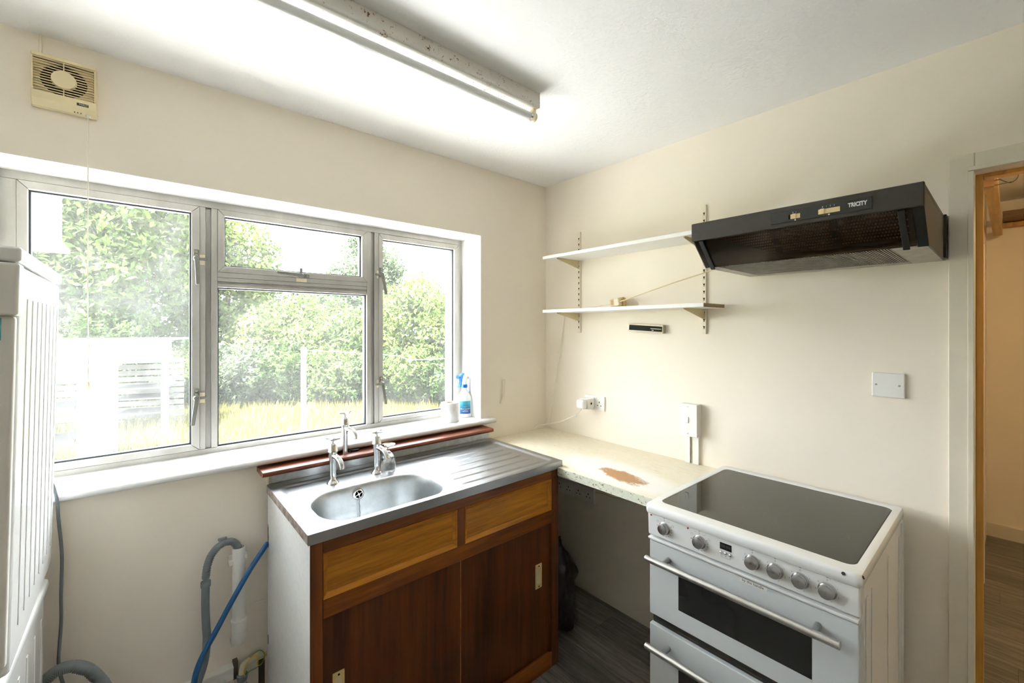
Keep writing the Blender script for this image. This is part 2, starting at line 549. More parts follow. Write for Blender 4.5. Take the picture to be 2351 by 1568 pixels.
# ------------------------------------------------------------------ builders
class MB:
    def __init__(s):
        s.v = []
        s.f = []

    def add(s, vs, fs):
        o = len(s.v)
        s.v += [tuple(map(float, p)) for p in vs]
        s.f += [tuple(i + o for i in f) for f in fs]
        return s

    def box(s, x0, x1, y0, y1, z0, z1):
        x0, x1 = min(x0, x1), max(x0, x1)
        y0, y1 = min(y0, y1), max(y0, y1)
        z0, z1 = min(z0, z1), max(z0, z1)
        vs = [(x, y, z) for z in (z0, z1) for y in (y0, y1) for x in (x0, x1)]
        return s.add(vs, [(0, 2, 3, 1), (4, 5, 7, 6), (0, 1, 5, 4), (2, 6, 7, 3), (0, 4, 6, 2), (1, 3, 7, 5)])

    def prism(s, pts, axis, a, b):
        n = len(pts)

        def mk(p, t):
            return {'x': (t, p[0], p[1]), 'y': (p[0], t, p[1]), 'z': (p[0], p[1], t)}[axis]
        vs = [mk(p, a) for p in pts] + [mk(p, b) for p in pts]
        fs = [tuple(range(n)), tuple(range(2 * n - 1, n - 1, -1))]
        fs += [(i, i + n, (i + 1) % n + n, (i + 1) % n) for i in range(n)]
        return s.add(vs, fs)

    def loft(s, loops, cap0=True, cap1=True, closed=False):
        n = len(loops[0])
        vs = [p for L in loops for p in L]
        fs = []
        m = len(loops)
        rng = m if closed else m - 1
        for k in range(rng):
            a, b = k * n, ((k + 1) % m) * n
            for i in range(n):
                j = (i + 1) % n
                fs.append((a + i, a + j, b + j, b + i))
        if cap0 and not closed:
            fs.append(tuple(range(n - 1, -1, -1)))
        if cap1 and not closed:
            fs.append(tuple(range((m - 1) * n, m * n)))
        return s.add(vs, fs)

    def lathe(s, prof, c=(0, 0, 0), axis=(0, 0, 1), seg=24, cap=True):
        ax = Vector(axis).normalized()
        u = ax.orthogonal().normalized()
        v = ax.cross(u)
        c = Vector(c)
        loops = []
        for r, h in prof:
            r = max(r, 1e-5)
            loops.append([tuple(c + ax * h + (u * math.cos(2 * PI * i / seg) + v * math.sin(2 * PI * i / seg)) * r) for i in range(seg)])
        return s.loft(loops, cap, cap)

    def cyl(s, p, q, r, seg=16, r2=None):
        p, q = Vector(p), Vector(q)
        d = (q - p).length
        return s.lathe([(r, 0), (r if r2 is None else r2, d)], p, q - p, seg)

    def tube(s, path, r, seg=10, res=6, smooth=True, cap=True):
        P = [Vector(p) for p in path]
        rad = r if isinstance(r, (list, tuple)) else [r] * len(P)
        pts, rr = [], []
        if smooth and len(P) > 2:
            for i in range(len(P) - 1):
                p0 = P[max(i - 1, 0)]
                p1, p2 = P[i], P[i + 1]
                p3 = P[min(i + 2, len(P) - 1)]
                for k in range(res):
                    t = k / res
                    pts.append(0.5 * ((2 * p1) + (p2 - p0) * t + (2 * p0 - 5 * p1 + 4 * p2 - p3) * t * t + (3 * p1 - p0 - 3 * p2 + p3) * t ** 3))
                    rr.append(rad[i] * (1 - t) + rad[i + 1] * t)
            pts.append(P[-1])
            rr.append(rad[-1])
        else:
            pts, rr = P, rad
        loops = []
        prev = None
        for i, p in enumerate(pts):
            d = (pts[min(i + 1, len(pts) - 1)] - pts[max(i - 1, 0)])
            if d.length < 1e-9:
                d = Vector((0, 0, 1))
            d.normalize()
            if prev is None:
                u = d.orthogonal().normalized()
            else:
                u = (prev - d * prev.dot(d))
                u = u.normalized() if u.length > 1e-6 else d.orthogonal().normalized()
            prev = u
            v = d.cross(u)
            loops.append([tuple(p + (u * math.cos(2 * PI * k / seg) + v * math.sin(2 * PI * k / seg)) * rr[i]) for k in range(seg)])
        return s.loft(loops, cap, cap)

    def mesh(s, origin=(0, 0, 0), smooth=None, recalc=True):
        me = bpy.data.meshes.new('m')
        o = origin
        me.from_pydata([(a - o[0], b - o[1], c - o[2]) for a, b, c in s.v], [], s.f)
        if recalc:
            bm = bmesh.new()
            bm.from_mesh(me)
            bmesh.ops.recalc_face_normals(bm, faces=bm.faces)
            bm.to_mesh(me)
            bm.free()
        if smooth:
            me.polygons.foreach_set('use_smooth', [True] * len(me.polygons))
            me.set_sharp_from_angle(angle=R(smooth))
        return me

    def build(s, name, mat, parent=None, bevel=0, smooth=None, seg=2, label=None, kind=None, recalc=True):
        org = WORG.get(parent.name, (0, 0, 0)) if parent else (0, 0, 0)
        if bevel and not smooth:
            smooth = 35
        me = s.mesh(org, smooth, recalc)
        me.name = name
        o = bpy.data.objects.new(name, me)
        COL.objects.link(o)
        me.materials.append(MATS[mat] if isinstance(mat, str) else mat)
        if parent:
            o.parent = parent
            # children of meshes/empties share the thing's origin
            WORG[o.name] = org
        if bevel:
            bv = o.modifiers.new('bevel', 'BEVEL')
            bv.width = bevel
            bv.segments = seg
            bv.limit_method = 'ANGLE'
            bv.angle_limit = R(40)
            bv.harden_normals = True
        if label:
            o['label'] = label
        if kind:
            o['kind'] = kind
        return o


WORG = {}


def fix_child(o, parent):
    """A part of a part: its mesh is already in the thing's frame."""
    o.parent = parent


def thing(name, label, cat, loc, group=None):
    o = bpy.data.objects.new(name, None)
    COL.objects.link(o)
    o.location = loc
    o.empty_display_size = 0.05
    o['label'] = label
    o['category'] = cat
    if group:
        o['group'] = group
    WORG[o.name] = tuple(loc)
    return o


def tag(o, label, cat, group=None):
    o['label'] = label
    o['category'] = cat
    if group:
        o['group'] = group
    return o


def solo(mb, name, mat, label, cat, loc=None, **kw):
    """A thing that is one mesh, its origin at loc."""
    o = mb.build(name, mat, None, **kw)
    if loc is not None:
        l = Vector(loc)
        o.data.transform(Matrix.Translation(-l))
        o.location = l
    return tag(o, label, cat)


def struct(mb, name, mat, parent=None, **kw):
    o = mb.build(name, mat, parent, **kw)
    if parent is None:
        o['kind'] = 'structure'
    return o


def struct_root(name, loc):
    o = bpy.data.objects.new(name, None)
    COL.objects.link(o)
    o.location = loc
    o['kind'] = 'structure'
    WORG[o.name] = tuple(loc)
    return o


def text(name, body, size, mat, parent, loc, xdir, ydir, extrude=0.0003, align='CENTER', squash=1.0, bold=0.0):
    """Flat lettering: xdir is the reading direction, ydir the up direction of the letters."""
    cu = bpy.data.curves.new(name, 'FONT')
    cu.body = body
    cu.size = size
    cu.extrude = extrude
    cu.align_x = align
    cu.align_y = 'CENTER'
    cu.resolution_u = 3
    cu.offset = bold
    tmp = bpy.data.objects.new('tmp_text', cu)
    COL.objects.link(tmp)
    dg = bpy.context.evaluated_depsgraph_get()
    me = bpy.data.meshes.new_from_object(tmp.evaluated_get(dg))
    bpy.data.objects.remove(tmp)
    bpy.data.curves.remove(cu)
    x = Vector(xdir).normalized()
    y = Vector(ydir).normalized()
    z = x.cross(y)
    org = Vector(WORG.get(parent.name, (0, 0, 0))) if parent else Vector((0, 0, 0))
    l = Vector(loc) - org
    M = Matrix(((x.x * squash, y.x, z.x, l.x), (x.y * squash, y.y, z.y, l.y), (x.z * squash, y.z, z.z, l.z), (0, 0, 0, 1)))
    me.transform(M)
    me.materials.clear()
    me.materials.append(MATS[mat])
    me.name = name
    o = bpy.data.objects.new(name, me)
    COL.objects.link(o)
    o.parent = parent
    WORG[o.name] = tuple(org)
    return o


def join_text(name, items, mat, parent):
    """Several marks printed on one face, joined into one part: items are text() argument tuples."""
    bm = bmesh.new()
    for a in items:
        t = text('mark', a[0], a[1], mat, parent, a[2], a[3], a[4], *a[5:])
        bm.from_mesh(t.data)
        me = t.data
        bpy.data.objects.remove(t)
        bpy.data.meshes.remove(me)
    me = bpy.data.meshes.new(name)
    bm.to_mesh(me)
    bm.free()
    me.materials.append(MATS[mat])
    o = bpy.data.objects.new(name, me)
    COL.objects.link(o)
    o.parent = parent
    o['kind'] = 'stuff'
    WORG[o.name] = WORG.get(parent.name, (0, 0, 0))
    return o


def inst(proto, name, parent, delta):
    """Another piece with the same mesh, moved by delta (in the thing's frame)."""
    o = proto.copy()
    o.name = name
    COL.objects.link(o)
    o.parent = parent
    o.location = Vector(proto.location) + Vector(delta)
    return o


def copy_thing(root, loc, label=None):
    r = root.copy()
    COL.objects.link(r)
    r.location = loc
    if label:
        r['label'] = label
    for ch in list(root.children):
        c = ch.copy()
        COL.objects.link(c)
        c.parent = r
        for g in ch.children:
            d = g.copy()
            COL.objects.link(d)
            d.parent = c
    return r


# ------------------------------------------------------------------ the room shell
CEIL = 2.378
RX, RY0 = -2.78, -3.3        # left wall, wall behind the camera
WIN_L, WIN_R, WIN_B, WIN_T = -2.262, -0.504, 0.985, 2.008

# floor slab and planks
fl = struct_root('floor', (0, 0, 0))
MB().box(RX - 0.1, 2.85, RY0 - 0.1, 0.1, -0.12, -0.008).build('subfloor', 'duct_dark', fl)
PW, PL = 0.152, 1.22
pm = MB().box(-PW / 2 + 0.0006, PW / 2 - 0.0006, -PL / 2 + 0.0006, PL / 2 - 0.0006, -0.008, 0.0)
proto = pm.build('plank', 'floor_plank', fl)
first = True
ncol = int((2.73 - RX) / PW) + 2
for i in range(ncol):
    xc = RX + PW * (i + 0.5) - 0.02
    if xc > 2.80:
        continue
    off = (i * 0.41) % 1.0 * PL
    for j in range(-1, 4):
        yc = RY0 + off + PL * (j - 0.5) + 0.35
        if yc + PL / 2 < RY0 or yc - PL / 2 > 0.0:
            continue
        if xc > 0.1 and yc + PL / 2 > -0.9:
            if yc - PL / 2 > -1.75:
                continue
        if first:
            proto.location = (xc, yc, 0)
            first = False
        else:
            o = proto.copy()
            o.name = 'plank'
            COL.objects.link(o)
            o.location = (xc, yc, 0)

# ceiling
struct(MB().box(RX - 0.1, 0.06, RY0 - 0.1, 0.3, CEIL, CEIL + 0.12), 'ceiling', 'ceiling_artex')
# window wall
wb = MB()
wb.box(RX - 0.1, WIN_L, 0, 0.27, 0, CEIL).box(WIN_R, 0.12, 0, 0.27, 0, CEIL)
wb.box(WIN_L, WIN_R, 0, 0.27, WIN_T, CEIL).box(WIN_L, WIN_R, 0, 0.27, 0, WIN_B)
wall_back = struct(wb, 'wall_back', 'wall_cream')
# white painted lining of the window opening
rv = MB()
rv.box(WIN_L - 0.0, WIN_R, 0.0006, 0.20, WIN_T - 0.003, WIN_T + 0.0005)
rv.box(WIN_R - 0.003, WIN_R + 0.0005, 0.0006, 0.20, WIN_B, WIN_T - 0.003)
rv.box(WIN_L - 0.0005, WIN_L + 0.003, 0.0006, 0.20, WIN_B, WIN_T - 0.003)
rv.build('reveal_lining', 'reveal_white', wall_back)
# right wall with the doorway
DY0, DY1, DZ = -1.832, -2.62, 1.975
wr = MB()
wr.box(0, 0.11, DY0, 0.0, 0, CEIL).box(0, 0.11, RY0 - 0.1, DY1, 0, CEIL).box(0, 0.11, DY1, DY0, DZ, CEIL)
struct(wr, 'wall_right', 'wall_cream')
struct(MB().box(RX - 0.1, RX, RY0, 0.0, 0, CEIL), 'wall_left', 'wall_pale')
struct(MB().box(RX - 0.1, 0.0, RY0 - 0.1, RY0, 0, CEIL), 'wall_front', 'wall_pale')

# architrave round the doorway: flat board with a raised outer bead
def architrave(mb, x0, x1):
    w0 = 0.056
    for a, b in ((DY0, DY0 + w0), (DY1 - w0, DY1)):
        mb.box(x0, x1, a, b, 0, DZ + w0)
    mb.box(x0, x1, DY1, DY0, DZ, DZ + w0)
    return mb
tr1 = struct(architrave(MB(), -0.016, 0.0), 'trim_1', 'paint_trim', bevel=0.003)
MB().box(-0.021, -0.016, DY0 + 0.001, DY0 + 0.014, 0, DZ + 0.0).box(-0.021, -0.016, DY1, DY0 + 0.014, DZ + 0.001, DZ + 0.014).build('inner_bead', 'paint_trim', tr1, bevel=0.0015)
struct(architrave(MB(), 0.11, 0.126), 'trim_2', 'paint_trim', bevel=0.003)
# pine stops inside the frame
tr3 = struct(MB().box(0.045, 0.085, DY0 - 0.0165, DY0, 0.0, DZ - 0.0), 'trim_3', 'pine_stop', bevel=0.001)
MB().box(0.045, 0.085, DY1, DY0 - 0.0165, DZ - 0.012, DZ).build('head_stop', 'pine_stop', tr3, bevel=0.001)
MB().box(0.045, 0.085, DY1, DY1 + 0.0165, 0, DZ - 0.012).build('stop', 'pine_stop', tr3, bevel=0.001)

# ------------------------------------------------------------------ the hall beyond the doorway
HX, HYL, HCEIL = 2.73, -1.788, 2.40
struct(MB().box(HX, HX + 0.1, RY0 - 0.1, HYL + 0.15, 0, HCEIL), 'wall_hall_end', 'wall_plain')
struct(MB().box(0.126, HX, HYL, HYL + 0.1, 0, HCEIL), 'wall_hall_side', 'wall_plain')
struct(MB().box(0.11, HX, RY0 - 0.1, RY0, 0, HCEIL), 'wall_hall_near', 'wall_plain')
struct(MB().box(0.06, HX + 0.1, RY0 - 0.1, HYL + 0.1, HCEIL, HCEIL + 0.1), 'ceiling_hall', 'ceiling_artex')
struct(MB().box(HX - 0.016, HX, RY0, HYL, 0, 0.094), 'baseboard_hall', 'paint_trim', bevel=0.003)
# white panelled cupboard door and its frame along the hall side, seen edge on
d2 = struct_root('door_2', (1.5, HYL, 0))
MB().box(1.06, 1.12, HYL - 0.016, HYL, 0, 2.05).box(1.82, 1.88, HYL - 0.016, HYL, 0, 2.05).box(1.12, 1.82, HYL - 0.016, HYL, 1.99, 2.05).build('door_frame', 'gloss_white', d2, bevel=0.003)
MB().box(1.12, 1.82, HYL - 0.006, HYL, 0.01, 1.99).build('door_leaf', 'gloss_white', d2)
MB().box(1.22, 1.72, HYL - 0.012, HYL - 0.006, 0.2, 0.9).box(1.22, 1.72, HYL - 0.012, HYL - 0.006, 1.05, 1.85).build('door_panel', 'gloss_white', d2, bevel=0.003)
# pine rail, hat shelf and wire hanger hook
o = solo(MB().box(0.32, 2.66, -1.866, -1.822, 2.150, 2.190), 'ceiling_rail', 'pine_beam', 'pale pine rail with knots running under the hall ceiling', 'rail', (1.5, -1.85, 2.135), bevel=0.002)
hs = thing('hat_shelf', 'dark brown hall shelf with an orange pine batten on the end wall', 'shelf', (2.55, -2.4, 2.22))
MB().box(2.42, HX, RY0 + 0.02, -1.868, 2.238, 2.275).build('shelf_board', 'shelf_dark', hs, bevel=0.002)
MB().box(2.66, HX, RY0 + 0.02, -1.83, 2.205, 2.236).build('batten', 'pine_stop', hs, bevel=0.002)
bl = solo(MB().box(0.305, 0.355, -1.866, -1.828, 1.990, 2.024).box(0.318, 0.342, -1.858, -1.836, 2.024, 2.152), 'rail_block', 'shelf_dark', 'small dark wooden block fixed to the near end of the pine rail', 'block', (0.33, -1.85, 2.0))
hk = MB()
hk.tube([(0.335, -1.864, 2.014), (0.34, -1.878, 2.016), (0.345, -1.89, 2.008), (0.35, -1.902, 2.002), (0.355, -1.914, 2.008), (0.36, -1.921, 2.022), (0.36, -1.918, 2.036), (0.36, -1.906, 2.041), (0.36, -1.898, 2.040)], 0.0016, 6)
hk.tube([(0.335, -1.864, 1.998), (0.34, -1.885, 2.000), (0.35, -1.905, 2.004)], 0.0013, 6)
solo(hk, 'wire_hook', 'black_plastic', 'thin twisted wire hook on the block of the pine rail', 'hook', (0.335, -1.866, 2.01), smooth=60)
# added ceiling lamp, out of view, to brighten the hall
hl = thing('added_hall_lamp', 'added out-of-view hall ceiling lamp with a warm bulb', 'lamp', (0.45, -2.4, HCEIL))
MB().lathe([(0.05, 0), (0.05, -0.02), (0.02, -0.03), (0.02, -0.06)], (0.45, -2.4, HCEIL)).build('lamp_base', 'white_plastic', hl, smooth=40)
mb_, nt_, bb_ = _mat('bulb_glow')
bb_.inputs['Emission Color'].default_value = (1.0, 0.73, 0.38, 1)
bb_.inputs['Emission Strength'].default_value = 125
nzb = noise(nt_, 5)
rb = ramp(nt_, nzb.outputs[0], [(0.3, (0.9, 0.85, 0.8)), (0.7, (0.95, 0.9, 0.85))])
nt_.links.new(rb.outputs[0], bb_.inputs['Base Color'])
MATS['bulb_glow'] = mb_
MB().lathe([(0.013, -0.06), (0.03, -0.085), (0.038, -0.11), (0.03, -0.14), (0.0, -0.15)], (0.45, -2.4, HCEIL)).build('bulb', 'bulb_glow', hl, smooth=60)

# ------------------------------------------------------------------ window
FY0, FY1 = 0.185, 0.245
win = struct_root('window_1', (-1.38, 0.2, 1.0))
def bar(nm, x0, x1, z0, z1, y0=FY0, y1=FY1, m='aluminium', p=win, bv=0.0012):
    return MB().box(x0, x1, y0, y1, z0, z1).build(nm, m, p, bevel=bv)
# outer frame
bar('frame_head', WIN_L, WIN_R, 1.978, WIN_T - 0.002)
bar('frame_foot', WIN_L, WIN_R, 0.99, 1.0195)
bar('frame_jamb', WIN_L, -2.2245, 1.020, 1.9775)
bar('frame_jamb', -0.5285, WIN_R, 1.020, 1.9775)
# mullions: two ribs and a sunk channel
for (a, b, c, d) in ((-1.7455, -1.727, -1.708, -1.6875), (-1.0705, -1.050, -1.032, -1.0105)):
    bar('mullion_rib', a, b, 1.020, 1.9775)
    bar('mullion_channel', b, c, 1.020, 1.9775, FY0 + 0.012)
    bar('mullion_rib', c, d, 1.020, 1.9775)
# transom
bar('transom_rib', -1.687, -1.071, 1.688, 1.7035)
bar('transom_rib', -1.687, -1.071, 1.664, 1.677)
bar('transom_channel', -1.687, -1.071, 1.677, 1.688, FY0 + 0.006)
bar('transom_head', -1.687, -1.071, 1.7045, 1.7245, FY0 - 0.002)

def sash(x0, x1, z0, z1, gx0, gx1, gz0, gz1, glass):
    """Opening casement of four mitred members, dark gasket and its pane."""
    s = bpy.data.objects.new('casement', None)
    COL.objects.link(s)
    s.parent = win
    WORG[s.name] = WORG[win.name]
    g = 0.0005
    ya, yb = FY0 - 0.004, FY1 - 0.01
    quads = [[(x0, z0), (x1, z0), (gx1, gz0), (gx0, gz0)], [(x1, z0), (x1, z1), (gx1, gz1), (gx1, gz0)],
             [(x1, z1), (x0, z1), (gx0, gz1), (gx1, gz1)], [(x0, z1), (x0, z0), (gx0, gz0), (gx0, gz1)]]
    nm = ['bottom_rail', 'stile', 'top_rail', 'stile']
    for q, n in zip(quads, nm):
        cx = sum(p[0] for p in q) / 4
        cz = sum(p[1] for p in q) / 4
        L = max(abs(q[0][0] - q[1][0]), abs(q[0][1] - q[1][1]))
        k = 1 - 0.0016 / L
        q2 = []
        for p in q:
            if abs(q[0][0] - q[1][0]) > abs(q[0][1] - q[1][1]):
                q2.append((cx + (p[0] - cx) * k, p[1]))
            else:
                q2.append((p[0], cz + (p[1] - cz) * k))
        MB().prism(q2, 'y', ya, yb).build(n, 'aluminium', s, bevel=0.0012)
    return s

def glazing(parent, gx0, gx1, gz0, gz1, glass, yg=0.214, gk=0.0055):
    m = MB()
    m.box(gx0, gx1, yg - 0.012, yg + 0.012, gz0, gz0 + gk).box(gx0, gx1, yg - 0.012, yg + 0.012, gz1 - gk, gz1)
    m.box(gx0, gx0 + gk, yg - 0.012, yg + 0.012, gz0 + gk, gz1 - gk).box(gx1 - gk, gx1, yg - 0.012, yg + 0.012, gz0 + gk, gz1 - gk)
    m.build('gasket', 'gasket', parent)
    # one sheet, so that light is dimmed once
    p = MB().add([(gx0, yg, gz0), (gx1, yg, gz0), (gx1, yg, gz1), (gx0, yg, gz1)], [(0, 1, 2, 3)]).build('pane', glass, parent, recalc=False)
    return p

s1 = sash(-2.224, -1.746, 1.0205, 1.977, -2.200, -1.771, 1.043, 1.952, 'glass_dirty')
glazing(s1, -2.200, -1.771, 1.043, 1.952, 'glass_dirty')
s2 = sash(-1.6865, -1.0715, 1.725, 1.977, -1.664, -1.096, 1.749, 1.953, 'glass_hazy')
glazing(s2, -1.664, -1.096, 1.749, 1.953, 'glass_hazy')
s3 = sash(-1.010, -0.529, 1.0205, 1.976, -0.989, -0.556, 1.040, 1.950, 'glass_clear')
glazing(s3, -0.989, -0.556, 1.040, 1.950, 'glass_clear')
glazing(win, -1.687, -1.071, 1.0205, 1.664, 'glass_hazy')

def handle(parent, x, z, side, swing, horizontal=False):
    """Cockspur handle: fixing plate, boss with nose, lever; side = +1 when the nose points to +x."""
    h = bpy.data.objects.new('window_handle', None)
    COL.objects.link(h)
    h.parent = parent
    WORG[h.name] = WORG[win.name]
    y0 = FY0 - 0.004
    def rot(p):
        if not horizontal:
            return p
        dx, dz = p[0] - x, p[2] - z
        return (x + dz * 1.0, p[1], z + dx * 1.0)
    def tube(path, r):
        return [rot(p) for p in path], r
    m = MB().box(x - 0.0085, x + 0.0085, y0 - 0.006, y0, z + 0.006, z + 0.036)
    m.v = [rot(p) for p in m.v]
    m.build('fixing_plate', 'handle_grey', h, bevel=0.0015)
    for dz in (0.014, 0.027):
        c = rot((x, y0 - 0.006, z + dz))
        MB().lathe([(0.005, 0), (0.005, 0.0015), (0.002, 0.0015), (0.002, 0.0005)], c, (0, -1, 0), 12).build('screw', 'chrome', h)
    m = MB().lathe([(0.0105, 0), (0.0115, 0.014), (0.009, 0.020)], rot((x, y0, z)), (0, -1, 0), 18)
    m.build('boss', 'handle_grey', h, smooth=40)
    n = MB().box(x, x + side * 0.034, y0 - 0.016, y0 - 0.006, z - 0.006, z + 0.005)
    n.v = [rot(p) for p in n.v]
    n.build('nose', 'handle_grey', h, bevel=0.003)
    L = 0.102
    dx = swing
    y1 = y0 - 0.022
    pts = [(x - 0.007, y1, z), (x + 0.009, y1, z), (x + dx + 0.0075, y1 - 0.012, z - L), (x + dx - 0.0055, y1 - 0.012, z - L)]
    m = MB().loft([[(p[0], p[1], p[2]) for p in pts], [(p[0], p[1] + 0.010, p[2]) for p in pts]])
    m.v = [rot(p) for p in m.v]
    m.build('lever', 'handle_grey', h, bevel=0.002)
    return h

handle(s1, -1.757, 1.770, 1, 0.002)
handle(s1, -1.757, 1.226, 1, -0.014)
handle(s2, -1.378, 1.733, 1, 0.004, True)
handle(s3, -1.000, 1.768, -1, 0.014)
handle(s3, -1.000, 1.218, -1, 0.012)
for x0, x1, z in ((-1.746, -1.729, 1.768), (-1.746, -1.729, 1.224), (-1.0215, -1.011, 1.768), (-1.0215, -1.011, 1.218)):
    bar('striker_pad', x0, x1, z - 0.02, z + 0.02, FY0 - 0.003, FY0, 'old_plastic')
bar('striker_pad', -1.395, -1.352, 1.7055, 1.7235, FY0 - 0.005, FY0 - 0.002, 'old_plastic')

# window board with rounded nose
prof = [(0.19, 0.976), (0.19, 1.0)]
for a in range(0, 181, 20):
    prof.append((-0.034 - 0.012 * math.sin(R(a)), 0.988 + 0.012 * math.cos(R(a))))
nose = [p for p in prof[2:]]
sb = MB().prism([(0.0, 0.976), (0.19, 0.976), (0.19, 1.0), (0.0, 1.0)], 'x', WIN_L, WIN_R)
sb.prism([(0.0, 1.0)] + nose + [(0.0, 0.976)], 'x', WIN_L - 0.06, -0.432)
sill = struct(sb, 'window_sill', 'gloss_white', smooth=50)


# ------------------------------------------------------------------ garden
GZ = -1.0
struct(MB().add([(-60, 0.4, GZ), (60, 0.4, GZ), (60, 80, GZ), (-60, 80, GZ)], [(0, 1, 2, 3)]), 'ground', 'soil_grass', recalc=False)
struct(MB().box(-6, 6, 0.27, 0.40, GZ, 0.97).box(-6, WIN_L - 0.02, 0.27, 0.40, 0.97, 2.6).box(WIN_R + 0.02, 6, 0.27, 0.40, 0.97, 2.6).box(-6, 6, 0.27, 0.40, 2.03, 2.6), 'wall_outer', 'outer_brick')

struct(MB().box(-6, 6, 0.41, 6.0, GZ, GZ + 0.03), 'bounce_patio', 'bounce_paving')  # added patio, unseen below the sill, bounces sunlight up to the ceiling


def grass():
    n = 70000
    t = RNG.uniform(6.5, 17, n)
    s = RNG.uniform(-1.2, 0.05, n)
    F = np.array([math.cos(R(49.1465)), math.sin(R(49.1465))])
    Rv = np.array([math.sin(R(49.1465)), -math.cos(R(49.1465))])
    px = CAM[0] + t * (F[0] + Rv[0] * s)
    py = CAM[1] + t * (F[1] + Rv[1] * s)
    h = RNG.uniform(0.10, 0.34, n) * RNG.uniform(0.6, 1.3, n)
    a = RNG.uniform(0, 2 * PI, n)
    wd = RNG.uniform(0.006, 0.016, n)
    lean = RNG.uniform(0.0, 0.5, n) * h
    la = RNG.uniform(0, 2 * PI, n)
    v = np.zeros((n, 3, 3))
    v[:, 0] = np.stack([px - np.cos(a) * wd, py - np.sin(a) * wd, np.full(n, GZ)], 1)
    v[:, 1] = np.stack([px + np.cos(a) * wd, py + np.sin(a) * wd, np.full(n, GZ)], 1)
    v[:, 2] = np.stack([px + np.cos(la) * lean, py + np.sin(la) * lean, GZ + h], 1)
    me = bpy.data.meshes.new('meadow_grass')
    me.from_pydata(v.reshape(-1, 3).tolist(), [], np.arange(n * 3).reshape(n, 3).tolist())
    me.materials.append(MATS['grass_blade'])
    o = bpy.data.objects.new('meadow_grass', me)
    COL.objects.link(o)
    o['kind'] = 'stuff'
    tag(o, 'long sunlit yellow-green grass of the garden lawn', 'grass')


grass()


def leaves(cx, cy, cz, rx, ry, rz, n, size, clumps):
    """Leaf quads gathered in clumps over the shell of an ellipsoid."""
    d = RNG.normal(size=(clumps, 3))
    d /= np.linalg.norm(d, axis=1)[:, None]
    rad = RNG.uniform(0.55, 1.0, clumps)[:, None]
    cc = d * rad * np.array([rx, ry, rz])
    k = RNG.integers(0, clumps, n)
    cs = RNG.uniform(0.16, 0.34, clumps) * min(rx, rz)
    e = RNG.normal(size=(n, 3))
    e /= np.linalg.norm(e, axis=1)[:, None]
    p = cc[k] + e * (cs[k] * RNG.uniform(0.35, 1.0, n) ** 0.6)[:, None]
    fill = RNG.random(n) < 0.35
    q = RNG.normal(size=(n, 3))
    q /= np.linalg.norm(q, axis=1)[:, None]
    q *= (RNG.uniform(0.1, 0.9, n) ** 0.5)[:, None] * np.array([rx, ry, rz])
    p[fill] = q[fill]
    p += np.array([cx, cy, cz])
    nrm = e + RNG.normal(size=(n, 3)) * 0.7 + np.array([0, 0, 0.4])
    nrm /= np.linalg.norm(nrm, axis=1)[:, None]
    u = np.cross(nrm, RNG.normal(size=(n, 3)))
    u /= np.linalg.norm(u, axis=1)[:, None]
    w_ = np.cross(nrm, u)
    sz = (size * RNG.uniform(0.6, 1.3, n))[:, None]
    v = np.stack([p - u * sz, p - w_ * sz * 0.45, p + u * sz, p + w_ * sz * 0.45], 1)
    return v.reshape(-1, 3), np.arange(n * 4).reshape(n, 4)


def tree(name, label, x, y, h, rx, rz, mat, n=6000, size=0.09, clumps=60, base=None, cat='tree', group='trees and shrubs behind the lawn'):
    zc = GZ + h - rz if base is None else GZ + base + rz
    t = thing(name, label, cat, (x, y, GZ), group)
    v, f = leaves(0, 0, zc - GZ, rx, rx * 0.9, rz, n, size, clumps)
    me = bpy.data.meshes.new('foliage')
    me.from_pydata(v.tolist(), [], f.tolist())
    me.materials.append(MATS[mat])
    o = bpy.data.objects.new('foliage', me)
    COL.objects.link(o)
    o.parent = t
    o['kind'] = 'stuff'
    m = MB()
    top = zc + rz * 0.2
    m.tube([(x, y, GZ), (x + 0.05, y, (GZ + top) / 2), (x, y + 0.05, top)], [0.05 + 0.02 * h, 0.03 + 0.012 * h, 0.02], 8)
    for k in range(5):
        a = k * 2.4
        z0 = GZ + (top - GZ) * (0.45 + 0.1 * k)
        m.tube([(x, y, z0), (x + math.cos(a) * rx * 0.4, y + math.sin(a) * rx * 0.4, z0 + rz * 0.3), (x + math.cos(a) * rx * 0.75, y + math.sin(a) * rx * 0.7, z0 + rz * 0.45)], [0.04, 0.025, 0.01], 6)
    m.build('trunk', 'bark', t, smooth=60)
    return t


TF = (math.cos(R(49.1465)), math.sin(R(49.1465)))
TR_ = (math.sin(R(49.1465)), -math.cos(R(49.1465)))


def at(px, t):
    """Ground position of something seen in column px at depth t."""
    s = (px - 1175.5) / 990.7
    return CAM[0] + t * (TF[0] + TR_[0] * s), CAM[1] + t * (TF[1] + TR_[1] * s)


